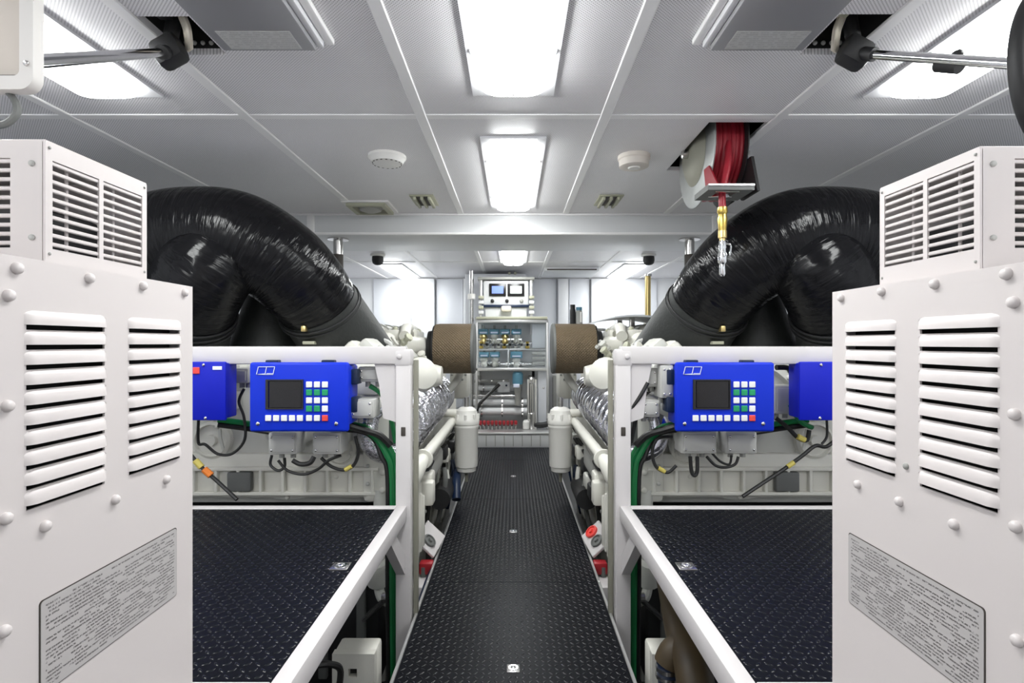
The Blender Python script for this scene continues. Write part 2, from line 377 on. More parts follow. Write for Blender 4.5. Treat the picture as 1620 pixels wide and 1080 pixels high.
for s in (-1, 1):
    x = {-1: -.56, 1: .60}[s]
    t = thing('slot_vent', (x, 3.42, ZC), 'small olive slotted vent on ceiling '+SIDE[s], 'vent', 'small slotted ceiling vents')
    B().rbox((x-.075, 3.30, ZC-.008), (x+.075, 3.55, ZC+.001), .004).build('frame', 'vent_olive', t)
    for k in (-1, 0, 1): B().rbox((x+k*.045-.009, 3.315, ZC-.028), (x+k*.045+.009, 3.535, ZC-.007), .004).build('louver', 'vent_olive', t)
    for k in (-.5, .5): B().box((x+k*.045-.012, 3.32, ZC-.010), (x+k*.045+.012, 3.53, ZC-.0075)).build('slot', 'slot_brown', t)
xd = -.94
t = thing('air_diffuser', (xd, 3.58, ZC), 'square olive air diffuser with stepped rim on ceiling', 'vent')
for k, (hw, z, m) in enumerate(((.15, .012, 'trim_white'), (.125, .03, 'vent_olive'))):
    B().holed(xd-hw, xd+hw, 3.58-hw, 3.58+hw, [(xd-hw+.03, xd+hw-.03, 3.58-hw+.03, 3.58+hw-.03)], lambda u, v, d: (u, v, ZC-z+d), z).build('rim', m, t, smooth=False)
B().lathe([(.085, 0), (.07, .03), (.03, .045), (0, .046)], (xd, 3.58, ZC), (0, 0, -1), 24).build('cone', 'casting_grey', t)
# grey ceiling units with label, hatch openings, cables
for s in (-1, 1):
    t = thing('ceiling_unit', (s*.71, 1.1, ZC), 'dark grey flat box under ceiling with printed label '+SIDE[s], 'ceiling box', 'grey ceiling boxes')
    B().rbox((s*.575, .55, 1.952), (s*.846, 1.59, 2.0), .005).build('body', 'duct_unit_grey', t)
    B().rbox((s*.530, .55, 1.982), (s*.555, 1.615, 2.0), .004).build('side_trim', 'trim_white', t)
    B().rbox((s*.556, .55, 1.966), (s*.575, 1.60, 2.0), .004).build('side_rail', 'lamp_frame', t)
    x0, x1 = sorted((s*.612, s*.816)); y0, y1, z = 1.486, 1.575, 1.950
    lp = B().box((x0, y0, z), (x1, y1, 1.953))
    lp.uv[0] = [(0, 0), (0, 1), (1, 1), (1, 0)] if s > 0 else [(0, 0), (0, 1), (1, 1), (1, 0)]
    lp.build('label_plate', 'label_print', t, recalc=False, smooth=False)
    h = HOLES[0 if s < 0 else 1]
    # tray inside the opening
    tr = thing('ceiling_recess', ((h[0]+h[1])/2, 1.6, 2.02), 'black recessed opening in ceiling holding an arm joint '+SIDE[s], 'ceiling recess', 'ceiling openings')
    b = B(); z0, z1, w = ZC+.0, 2.16, .006
    b.box((h[0]-w, h[2]-w, z1), (h[1]+w, h[3]+w, z1+w))
    b.box((h[0]-w, h[2]-w, z0+.02), (h[0], h[3]+w, z1)); b.box((h[1], h[2]-w, z0+.02), (h[1]+w, h[3]+w, z1))
    b.box((h[0], h[2]-w, z0+.02), (h[1], h[2], z1)); b.box((h[0], h[3], z0+.02), (h[1], h[3]+w, z1)); b.build('tray', 'void_black', tr)
    for k in range(5):
        bolt((h[0]+.02+.026*k, h[3]-.003, 2.035), tr, '-y', .007, .006, 'module_grey', 'screw')
    B().rbox((h[0]+.02, h[2]+.02, 2.03), (h[0]+.06, h[2]+.07, 2.16), .004).build('hinge_block', 'rubber_black' if s < 0 else 'vent_olive', tr)
# articulated arms
for s in (-1, 1):
    if s < 0:
        k0, e0 = P(268, 82, 1.58), P(46, 98, .965); lab = 'chrome arm from ceiling joint to cream panelled housing'
    else:
        k0, e0 = P(1352, 84, 1.58), P(1606, 101, 1.24); lab = 'chrome arm from ceiling joint to black oval ring'
    t = thing('ceiling_boom', k0, lab, 'support arm', 'ceiling support arms')
    d = (e0-k0).normalized()
    B().cyl(k0+d*.03, e0, .0125, 16).build('tube', 'chrome', t)
    kn = B(); M = Matrix.Rotation(s*.5, 3, 'Y')
    kn.rbox(k0-Vector((.042, .03, .04)), k0+Vector((.042, .03, .04)), .018, 2, M); kn.build('knuckle', 'rubber_black', t)
    B().cyl(k0+Vector((0, 0, .02)), Vector((k0.x-s*.02, 1.6, 2.16)), .02, 14).build('pivot_post', 'rubber_black', t)
    B().cyl(k0+d*.03, k0+d*.065, .019, 14).build('ferrule', 'rubber_black', t)
    if s > 0:
        c = P(1502, 101, 1.38)
        B().cyl(c-d*.028, c+d*.028, .022, 16).build('clamp_collar', 'rubber_black', t)
        bolt(c+Vector((0, -.018, .01)), t, '-y', .012, .02, 'rubber_black', 'clamp_knob')
    cb = k0+Vector((s*-.01, -.04, 0))
    for q in range(3):
        o = Vector((s*(.008*q-.02), .006*q, 0))
        B().tube([k0+o+Vector((-s*.03, .02, .02)), k0+o+Vector((-s*.045, -.015, .06)), k0+o+Vector((-s*.03, -.02, .11)), Vector((k0.x, 1.6, 2.15))+o], .007, 8).build('wire', 'wire_beige', t)
# cream housing at the end of the arm
t = thing('arm_housing', P(10, 70, .95), 'cream panelled housing with rounded white rim at end of chrome arm', 'housing')
Y0 = .95; q0, q1 = P(-165, -55, Y0), P(52, 141, Y0)
cxh, czh, hx, hz = (q0.x+q1.x)/2, (q0.z+q1.z)/2, (q1.x-q0.x)/2, abs(q1.z-q0.z)/2
def slab_xz(name, m, hx, hz, r, y0, y1, par, inner=None):
    o = rrect(cxh, czh, hx, hz, r); n = len(o); b = B()
    if inner:
        i_ = rrect(cxh, czh, *inner); vs = [(x, y, z) for y in (y0, y1) for p in (o, i_) for x, z in p]
        fs = []
        for k in range(n):
            j = (k+1) % n
            fs += [(k, j, n+j, n+k), (2*n+k, 2*n+j, 3*n+j, 3*n+k), (k, j, 2*n+j, 2*n+k), (n+k, n+j, 3*n+j, 3*n+k)]
        b.add(vs, fs)
    else: b.prism([(x, y0, z) for x, z in o], (0, y1-y0, 0))
    return b.build(name, m, par)
slab_xz('rim', 'housing_white', hx, hz, .024, Y0, Y0+.022, t, (hx-.024, hz-.024, .010))
slab_xz('panel', 'housing_cream', hx-.023, hz-.023, .010, Y0+.012, Y0+.024, t)
slab_xz('gasket', 'slot_brown', hx-.024, hz-.024, .010, Y0+.008, Y0+.0125, t, (hx-.029, hz-.029, .008))
slab_xz('back_cover', 'housing_white', hx-.004, hz-.004, .03, Y0+.022, Y0+.027, t)
bolt((cxh+hx-.011, Y0, czh-hz+.045), t, '-y', .005, .004, 'steel', 'screw')
c = B().tube([P(4, 136, .97), P(24, 160, .97), P(26, 180, .965), P(8, 196, .96), P(-25, 200, .95)], .006, 8).build('cable', 'rubber_grey')
tag(c, 'dark grey cable looping below the cream panelled housing', 'cable')
# black oval ring on the other arm
t = thing('oval_ring', P(1700, 110, 1.2), 'large black rubber oval ring at end of chrome arm, cut by frame edge', 'oval ring')
c0 = P(1684, 112, 1.2); pts = []
for k in range(33):
    a = 2*PI*k/32; pts.append(c0+Vector((.148*math.cos(a), .05*math.cos(a), .185*math.sin(a))))
B().tube(pts, .019, 12, 3).build('rim', 'rubber_black', t)
vs = [c0+Vector((.14*math.cos(2*PI*k/32), .05*math.cos(2*PI*k/32), .175*math.sin(2*PI*k/32))) for k in range(32)]
B().prism(vs, (0, .012, 0)).build('inner_disc', 'bronze_pipe', t)
# cameras on far ceiling
for s in (-1, 1):
    c = P(CX+s*214.5, 400, 5.55); c.z = ZC
    t = thing('dome_camera', c, 'small black dome camera under ceiling near far light '+SIDE[s], 'camera', 'ceiling dome cameras')
    B().lathe([(.075, 0), (.075, .012), (.07, .02)], c, (0, 0, -1), 20).build('mount', 'detector_white', t)
    B().lathe([(.055, .018), (.058, .06), (.05, .09), (.03, .105), (0, .11)], c, (0, 0, -1), 20).build('dome', 'rubber_black', t)
# far ceiling hatch line
t = thing('ceiling_tray', (.85, 6.7, ZC), 'flat white tray with dark front slot on far ceiling', 'tray')
B().rbox((.37, 6.45, 1.955), (1.02, 7.1, 2.0), .006).build('body', 'wall_white', t); B().box((.40, 6.446, 1.962), (.99, 6.452, 1.976)).build('slot', 'slot_brown', t)
# vertical chrome stubs under the beam
for s in (-1, 1):
    c = P({-1: 535, 1: 1091}[s], 375, 3.95); c.z = 1.855
    t = thing('pipe_stub', c, 'vertical steel pipe with dark lower sleeve hanging from beam '+SIDE[s], 'pipe', 'pipe stubs under the beam')
    B().lathe([(.075, 0), (.075, .008), (.045, .012)], c, (0, 0, -1), 20).build('flange', 'steel', t)
    B().cyl(c-Vector((0, 0, .008)), c-Vector((0, 0, .12)), .034, 18).build('pipe', 'steel', t)
    B().cyl(c-Vector((0, 0, .115)), c-Vector((0, 0, .30)), .037, 18).build('sleeve', 'slot_brown', t)

# ------------------------------------------------------------------ hose reel
rc = Vector((.91, 2.557, 1.987)); RR = .25
t = thing('hose_reel', (.92, 2.58, ZC), 'steel hose reel with wound red hose hanging through ceiling', 'hose reel')
for x, nm in ((.858, 'side_disc'), (1.0, 'side_disc')):
    B().lathe([(.05, -.004), (RR-.01, -.004), (RR, 0), (RR, .004), (RR-.012, .004), (.05, .004)], (x, rc.y, rc.z), (1, 0, 0), 40).build(nm, 'galvanized' if x < .9 else 'rubber_black', t)
B().lathe([(.09, -.03), (.13, -.012), (.15, .002)], (.851, rc.y, rc.z), (1, 0, 0), 30).build('hub_cover', 'olive_seal', t)
B().lathe([(.012, -.05), (.022, -.045), (.022, 0)], (.84, rc.y, rc.z), (1, 0, 0), 14).build('axle_end', 'steel', t)
for k in range(7):
    x = .876+.0188*k
    for rr in ((.182, .204) if k % 2 else (.186, .208)):
        pts = [Vector((x, rc.y+rr*math.cos(2*PI*q/28), rc.z+rr*math.sin(2*PI*q/28))) for q in range(29)]
        B().tube(pts, .0115, 8, 2).build('hose_coil', 'hose_red', t)
B().cyl((.863, rc.y, rc.z), (.995, rc.y, rc.z), .172, 24).build('drum', 'hose_red', t)
b = B(); b.rbox((1.012, rc.y-.05, 1.75), (1.022, rc.y+.05, 2.26), .003); b.rbox((.86, rc.y-.12, 2.25), (1.03, rc.y+.12, 2.3), .003)
b.build('bracket', 'rubber_black', t)
B().rbox((1.022, rc.y-.02, 1.88), (1.04, rc.y+.02, 2.0), .005).build('bearing_plate', 'trim_white', t)
B().tube([(1.04, rc.y, 1.93), (1.085, rc.y, 1.93), (1.10, rc.y, 1.95), (1.10, rc.y, 2.0)], .013, 10).build('inlet_elbow', 'steel', t)
gz = P(1143, 303, 2.30).z
hx, hy = .885, 2.30
b = B(); b.holed(.80, .99, 2.23, 2.40, [(.85, .93, 2.262, 2.345)], lambda u, v, d: (u, v, gz-.012+d), .024); b.build('hose_guide', 'rubber_grey', t, smooth=False)
for y in (2.262, 2.345): B().cyl((.84, y, gz-.004), (.94, y, gz-.004), .010, 12).build('guide_roller', 'chrome', t)
B().rbox((.80, 2.225, gz+.004), (.99, 2.231, gz+.013), .001, 1).build('guide_edge', 'alu', t)
B().prism([(.848, 2.25, gz+.01), (.848, 2.39, gz+.01), (.848, 2.42, gz+.13), (.848, 2.36, gz+.13)], (.006, 0, 0)).build('guide_arm', 'hose_red', t)
B().prism([(1.006, 2.24, gz-.012), (1.006, 2.40, gz-.012), (1.006, 2.60, gz+.15), (1.006, 2.30, gz+.15)], (.012, 0, 0)).build('guide_arm', 'rubber_black', t)
B().tube([(.93, 2.35, rc.z-.02), (.915, 2.32, gz+.12), (hx, hy, gz), (hx, hy, CAMZ-(334-CY)*hy/F)], .015, 12).build('hose_end', 'hose_red', t)

B().lathe([(.020, 0), (.022, .02), (.017, .03), (.021, .05), (.017, .09), (.013, .12)], (hx, hy, zp(328, hy)), (0, 0, -1), 14).build('brass_fitting', 'brass', t)
B().lathe([(.018, 0), (.018, .03), (.013, .034), (.013, .05)], (hx, hy, zp(365, hy)), (0, 0, -1), 12).build('coupling', 'gold', t)
B().lathe([(.014, 0), (.016, .03), (.013, .04), (.019, .06), (.019, .09), (.012, .10), (.014, .14), (.008, .15)], (hx, hy, zp(381, hy)), (0, 0, -1), 14).build('air_nozzle', 'chrome', t)
B().tube([(hx+.012, hy, zp(385, hy)), (hx+.035, hy, zp(388, hy)), (hx+.03, hy, zp(404, hy))], .004, 8).build('trigger', 'chrome', t)

# ------------------------------------------------------------------ diamond plates
def tread_mesh(x0, x1, y0, y1, z, pitch=.0225, keep=None):
    vs, fs = [], []; L, W, H = .0105, .0036, .0019
    nx, ny = int((x1-x0)/pitch), int((y1-y0)/pitch); ox, oy = (x1-x0-nx*pitch)/2+pitch/2, (y1-y0-ny*pitch)/2+pitch/2
    for i in range(nx):
        for j in range(ny):
            cx, cy = x0+ox+i*pitch, y0+oy+j*pitch
            if keep and not keep(cx, cy): continue
            a = PI/4 if (i+j) % 2 else -PI/4; c, s_ = math.cos(a), math.sin(a); o = len(vs)
            for u, v, h in ((-L, 0, 0), (-L*.3, -W, 0), (L*.3, -W, 0), (L, 0, 0), (L*.3, W, 0), (-L*.3, W, 0), (-L*.55, 0, H), (L*.55, 0, H)):
                vs.append((cx+u*c-v*s_, cy+u*s_+v*c, z+h))
            fs += [(o, o+1, o+6), (o+1, o+2, o+7, o+6), (o+2, o+3, o+7), (o+3, o+4, o+7), (o+4, o+5, o+6, o+7), (o+5, o, o+6)]
    me = bpy.data.meshes.new('tread'); me.from_pydata(vs, [], fs); me.materials.append(MATS['tread_black']); me.shade_smooth()
    me.set_sharp_from_angle(angle=math.radians(60)); return me
def lift_ring(x, y, z, par, r=.022):
    o = B().rbox((x-r, y-r, z-.002), (x+r, y+r, z+.003), .003).build('lift_latch', 'steel', par)
    B().lathe([(r*.72, 0), (r*.72, .003), (r*.5, .003), (r*.5, 0)], (x, y, z+.0025), (0, 0, 1), 20).build('ring', 'chrome', o)
    bolt((x, y, z+.003), o, '+z', r*.33, .003, 'chrome', 'pin')
WH = .388
labs = ['black diamond floor plate of the walkway with square latch, nearest the cabinets', 'black diamond floor plate between the two side platforms\' posts and the canisters',
        'far black diamond floor plate between the white canisters', 'last short black floor plate before the pipe rack step', 'black floor plate of the walkway between the louvred cabinets']
for i, (y0, y1, yr) in enumerate(((1.165, 2.5, 1.835), (2.5, 3.83, 3.17), (3.83, 5.1, 4.48), (5.1, 5.72, None), (YF+.01, 1.165, None))):
    t = thing('floor_plate', (0, (y0+y1)/2, 0), labs[i], 'floor plate', 'walkway floor plates')
    B().rbox((-WH, y0+.001, -.012), (WH, y1-.001, 0), .002, 1).build('plate', 'plate_black', t)
    for s in (-1, 1): B().rbox((s*WH, y0+.001, -.045), (s*(WH+.012), y1-.001, .004), .002, 1).build('edge_trim', 'alu', t)
    tm = link('tread', tread_mesh(-WH, WH, max(y0, .9), y1, 0, keep=(lambda x, y, yr=yr: not (abs(x) < .03 and abs(y-yr) < .03)) if yr else None), t); tm['kind'] = 'stuff'
    for s in (-1, 1): B().rbox((s*.30, y0+.01, -.55), (s*.36, y1-.01, -.012), .004, 1).build('bearer', 'bilge', t)
    if yr: lift_ring(0, yr, 0, t)

# ------------------------------------------------------------------ frames and service platforms, one per engine
ZP, YP = .45, 2.16
for s in (-1, 1):
    t = thing('platform_stand', (s*1.0, YP, -.55), 'white steel frame carrying the service platform '+SIDE[s], 'steel frame', 'white platform frames')
    B().rbox((s*.408, YP, -.55), (s*.468, YP+.06, 1.05), .005).build('post', 'frame_white', t)
    B().rbox((s*1.66, YP, -.55), (s*1.72, YP+.06, 1.05), .005).build('post', 'frame_white', t)
    tb = B().rbox((s*.43, YP-.002, 1.015), (s*1.72, YP+.062, 1.085), .006).build('top_beam', 'frame_white', t)
    cap = B().rbox((s*.405, YP-.004, 1.005), (s*.475, YP+.064, 1.075), .012).build('corner_joint', 'frame_white', t)
    bolt((s*.452, YP-.004, 1.045), cap, '-y', .011, .008, 'frame_white'); bolt((s*.44, YP+.03, 1.074), cap, '+z', .012, .012, 'casting_grey')
    B().prism([(s*.460, YP+.01, 1.02), (s*.555, YP+.01, 1.02), (s*.535, YP+.01, .93), (s*.520, YP+.01, .80), (s*.460, YP+.01, .78)], (0, .008, 0)).build('gusset', 'frame_white', t)
    B().rbox((s*.388, YP+.045, -.5), (s*.406, YP+.075, 1.03), .003).build('seal_strip', 'olive_seal', t)
    pl = B().rbox((s*.428, YP-.003, .73), (s*.446, YP+.002, .765), .002).build('post_slot', 'slot_brown', t)
    # platform rails
    B().rbox((s*.423, 1.0, ZP-.055), (s*.463, YP, ZP+.003), .004).build('platform_rail', 'frame_white', t)
    B().rbox((s*.463, YP-.035, ZP-.055), (s*1.66, YP+.005, ZP+.003), .004).build('platform_rail', 'frame_white', t)
    B().rbox((s*1.62, 1.0, ZP-.055), (s*1.66, YP-.035, ZP+.003), .004).build('platform_rail', 'frame_white', t)
    B().rbox((s*.463, 1.0, ZP-.055), (s*1.62, 1.04, ZP+.003), .004).build('platform_rail', 'frame_white', t)
    B().prism([(s*.43, YP+.01, .17), (s*.43, YP+.01, .25), (s*.43, 1.99, .40), (s*.43, 1.90, .40)], (s*.035, 0, 0)).build('brace', 'frame_white', t)
    bolt((s*.438, YP-.001, .205), t, '-y', .009, .007, 'module_grey')
    B().rbox((s*.41, 1.0, -.55), (s*.45, 1.04, ZP-.055), .004).build('leg', 'frame_white', t)
    p = thing('platform_plate', (s*1.0, 1.6, ZP), 'black diamond plate of the service platform '+SIDE[s], 'platform plate', 'service platform plates')
    x0, x1 = sorted((s*.463, s*1.62))
    B().rbox((x0+.001, 1.041, ZP-.012), (x1-.001, YP-.036, ZP), .002, 1).build('plate', 'plate_black', p)
    lr = (s*.502, 1.58)
    tm = link('tread', tread_mesh(x0, x1, 1.045, YP-.04, ZP, .021, keep=lambda x, y: not (abs(x-lr[0]) < .034 and abs(y-lr[1]) < .034)), p); tm['kind'] = 'stuff'
    lift_ring(*lr, ZP, p, .026)

# ------------------------------------------------------------------ louvred cabinets with vent boxes
LZ0, LPITCH, LN = 1.122, .0244, 10
def louver_mesh(w):
    prof = [(0, .0175), (.0025, .0155), (.0048, .011), (.0062, .0055), (.0066, 0), (.0056, 0), (.0038, .009), (.001, .015)]   # out, up
    vs, fs = [], []; ys = [(-w/2, .0), (-w/2+.004, .55), (-w/2+.011, 1), (w/2-.011, 1), (w/2-.004, .55), (w/2, .0)]
    for y, k in ys:
        for o, z in prof: vs.append((o*k, y, z*(.75+.25*k)))
    n = len(prof)
    for i in range(len(ys)-1):
        for k in range(n-1): fs.append((i*n+k, (i+1)*n+k, (i+1)*n+k+1, i*n+k+1))
    return B().add(vs, fs).mesh('louver', 'cabinet_white', ang=50)
for s in (-1, 1):
    XC = .59 if s < 0 else .587; ZT = 1.203 if s < 0 else 1.193
    wside = {-1: 'with speckled nameplate, below the cream housing', 1: 'with speckled nameplate, below the black oval ring'}[s]
    t = thing('louvred_cabinet', (s*.85, .65, -.55), 'white louvred steel cabinet '+wside, 'cabinet', 'louvred cabinets')
    Yof = lambda x: XC*F/abs(CX-x)
    if s < 0: wide, nar, zoff = (Yof(38), Yof(168)), (Yof(202), Yof(286)), 0
    else: wide, nar, zoff = (Yof(1582), Yof(1453)), (Yof(1418), Yof(1337)), -.003
    holes = []
    for (a, b) in (wide, nar):
        for k in range(LN):
            z = LZ0+zoff-k*LPITCH; holes.append((a+.003, b-.003, z-.0062, z+.005))
    pb = B().holed(.36, 1.0, -.55, ZT, holes, lambda u, v, d: (s*(XC+d), u, v), .003)
    pn = pb.build('side_panel', 'cabinet_white', t, smooth=False)
    b = B(); b.rbox((s*(XC+.0035), .355, -.55), (s*(XC+.55), .37, ZT), .003, 1); b.rbox((s*(XC+.0035), .985, -.55), (s*(XC+.55), .9985, ZT), .003, 1)
    b.rbox((s*(XC+.0035), .37, ZT-.012), (s*(XC+.55), .985, ZT-.001), .003, 1); b.rbox((s*(XC+.54), .37, -.55), (s*(XC+.55), .985, ZT-.012), .003, 1)
    b.build('casing', 'cabinet_white', t)
    B().box((s*(XC+.03), .38, .5), (s*(XC+.035), .98, 1.17)).build('shade_backing', 'void_black', t)  # black sheet painting the shade inside the cabinet behind the louvre slots
    for (a, b_) in (wide, nar):
        lm = louver_mesh(b_-a)
        if s > 0:
            for v in lm.vertices: v.co.x *= -1
            lm.flip_normals()
        for k in range(LN): link('louver', lm, t, (s*XC, (a+b_)/2, LZ0+zoff-k*LPITCH))
    bl = ([(25, 424), (140, 440), (225, 452), (291, 463), (12, 467), (10, 642), (8, 820), (5, 998), (70, 832), (181, 790), (262, 758)] if s < 0 else
          [(1594, 433), (1480, 449), (1396, 461), (1332, 471), (1605, 478), (1607, 655), (1609, 833), (1611, 1013), (1511, 829), (1424, 793), (1358, 766)])
    for x, y in bl:
        Yd = Yof(x); bolt((s*XC, Yd, zp(y, Yd)), t, '+x' if s < 0 else '-x', .0072, .007)
    if s > 0: bolt((s*XC, Yof(1434), zp(737, Yof(1434))), t, '-x', .005, .004, 'casting_grey', 'screw')
    # nameplate
    (xa, xb, ya, yb) = (63, 278, 950, 940) if s < 0 else (1558, 1344, 958, 951)
    ya0, ya1 = Yof(xa), Yof(xb); zt = zp(835 if s < 0 else 843, ya1); zb = zp(yb, ya1)
    pts = rrect((ya0+ya1)/2, (zt+zb)/2, (ya1-ya0)/2, (zt-zb)/2, .008, 4)
    def plate(name, m, grow, th):
        pp = rrect((ya0+ya1)/2, (zt+zb)/2, (ya1-ya0)/2+grow, (zt-zb)/2+grow, .005, 4); n = len(pp)
        vs = [(s*(XC+.001), y, z) for y, z in pp]+[(s*(XC-th), y, z) for y, z in pp]
        fs = [tuple(range(n, 2*n))]+[(k, (k+1) % n, n+(k+1) % n, n+k) for k in range(n)]
        uu = [[((y-ya0)/(ya1-ya0) if s < 0 else 1-(y-ya0)/(ya1-ya0), (z-zb)/(zt-zb)) for y, z in pp]]+[[(0, 0)]*4]*n
        bb = B().add(vs, fs, uu); return bb.build(name, m, t, smooth=False)
    plate('nameplate_border', 'slot_brown', .0015, .0008); plate('nameplate', 'nameplate_print', 0, .0016)
    # vent box on top
    XB = .60
    v = thing('vent_box', (s*.8, .79, ZT), 'white slatted vent box on top of louvred cabinet '+{-1: 'below the cream housing', 1: 'below the black oval ring'}[s], 'vent box', 'slatted vent boxes')
    y0, y1, z0, z1 = (.697, .89, ZT, 1.358) if s < 0 else (.699, .89, ZT, 1.35)
    gy = (.708, .788, .796, .879); gz0, gz1 = 1.222, 1.337
    b = B(); b.holed(y0, y1, z0, z1, [(gy[0], gy[1], gz0, gz1), (gy[2], gy[3], gz0, gz1)], lambda u, w, d: (s*(XB+d), u, w), .003)
    b.build('side_grille', 'cabinet_white', v, smooth=False)
    b = B(); b.holed(XB+.004, 1.0, z0, z1, [(.645, .95, gz0, gz1)], lambda u, w, d: (s*u, y0+d, w), .003); b.build('front_grille', 'cabinet_white', v, smooth=False)
    b = B(); b.rbox((s*XB, y0, z1-.001), (s*1.0, y1, z1+.003), .001, 1); b.rbox((s*(XB+.003), y1-.004, z0), (s*1.0, y1, z1), .001, 1); b.rbox((s*.997, y0, z0), (s*1.0, y1, z1), .001, 1)
    b.build('casing', 'cabinet_white', v)
    sl = B().rbox((-.0022, y0-.79+.008, -.0026), (.0022, y1-.79-.008, .0026), .001, 1).mesh('slat', 'cabinet_white')
    for k in range(10): link('slat', sl, v, (s*(XB+.0035), .79, gz0+.0025+.0117*k+.004))
    sl2 = B().rbox((-.155, -.0022, -.0026), (.155, .0022, .0026), .001, 1).mesh('slat', 'cabinet_white')
    for k in range(10): link('slat', sl2, v, (s*.80, y0+.0035, gz0+.0025+.0117*k+.004))
    for gx in (.742, .828): B().rbox((s*(XB+.008), gx-.002, gz0), (s*(XB+.012), gx+.002, gz1), .001, 1).build('inner_bar', 'cabinet_white', v)
    B().rbox((s*(XB+.05), .73, ZT), (s*(XB+.30), .86, ZT+.085), .01).build('fan_housing', 'rubber_black', v)
    B().box((s*(XB+.36), .71, ZT+.001), (s*(XB+.37), .88, 1.35)).build('inner_partition', 'module_grey', v)
    for zz in (1.330, 1.235): bolt((s*.617, y0, zz), v, '-y', .004, .003, 'module_grey', 'screw')
    for yy in (y0+.006, y1-.006):
        for zz in (z0+.012, z1-.006): bolt((s*XB, yy, zz), v, '+x' if s < 0 else '-x', .002, .002, 'casting_grey', 'screw')

# ------------------------------------------------------------------ wrapped exhaust ducts
for s in (-1, 1):
    def Q(x, y, Y):
        p = P(x, y, Y); return Vector((s*abs(p.x), p.y, p.z))
    t = thing('exhaust_duct', (s*1.3, 2.75, 1.1), 'huge black wrapped exhaust duct arching over the engine '+SIDE[s], 'exhaust duct', 'wrapped exhaust ducts')
    main = [Q(505, 482, 2.86), Q(480, 450, 2.76), Q(440, 412, 2.68), Q(375, 377, 2.62), Q(300, 373, 2.62), Q(225, 385, 2.64), Q(130, 392, 2.65), Vector((s*2.28, 2.65, zp(392, 2.65))), Vector((s*2.392, 2.65, zp(392, 2.65)))]
    B().tube(main, [.20, .212, .218, .225, .228, .225, .222, .22, .22], 36, 10).build('main_bend', 'wrap', t, ang=80)
    B().tube([Q(592, 610, 3.16), Q(560, 562, 3.08), Q(523, 510, 2.94), Q(503, 480, 2.85)], [.222, .218, .213, .204], 32, 8).build('outer_sleeve', 'matte_black', t, ang=80)
    br = [Q(352, 400, 2.60), Q(330, 425, 2.545), Q(312, 455, 2.55), Q(300, 490, 2.60)]
    B().tube(br, [.19, .203, .205, .20], 32, 10).build('branch_bend', 'wrap', t, ang=80)
    B().tube([Q(299, 482, 2.59), Q(290, 530, 2.68), Q(285, 590, 2.78)], [.207, .21, .212], 32, 8).build('inner_sleeve', 'matte_black', t, ang=80)
    B().tube([Q(432, 455, 2.98), Q(424, 500, 2.98), Q(420, 560, 3.0), Q(420, 620, 3.0)], [.11, .14, .19, .20], 28, 8).build('middle_sleeve', 'matte_black', t, ang=80)
    def ring(c, d, r, tr, m):
        d = d.normalized(); u = d.cross(Vector((0, 0, 1))).normalized(); w = d.cross(u)
        pts = [c+(u*math.cos(2*PI*k/36)+w*math.sin(2*PI*k/36))*r for k in range(37)]
        return B().tube(pts, tr, 8, 1)
    d1 = Q(518, 510, 2.94)-Q(500, 475, 2.83)
    for off, rr, tr in ((0, .213, .006), (.022, .216, .004)):
        ring(Q(505, 484, 2.865)+d1.normalized()*off, d1, rr, tr, 0).build('clamp_strap', 'rubber_black', t)
    d2 = Q(292, 530, 2.68)-Q(300, 485, 2.59)
    for off in (0, .03, .055): ring(Q(299, 488, 2.60)+d2.normalized()*off, d2, .212, .005, 0).build('clamp_strap', 'rubber_black', t)
    wc = Q(130, 392, 2.65); B().lathe([(.222, 0), (.27, .002), (.27, .012), (.24, .02), (.222, .05)], Vector((s*2.398, wc.y, wc.z)), (-s, 0, 0), 36).build('wall_collar', 'matte_black', t)
    bc = Q(482, 520, 2.70)
    B().rbox(bc-Vector((.012, .02, .014)), bc+Vector((.012, .05, .014)), .003).build('strap_buckle', 'gold', t)
    bc = Q(490, 542, 2.75); B().rbox(bc-Vector((.03, .02, .008)), bc+Vector((.03, .06, .008)), .003).build('strap_buckle', 'vent_olive', t)

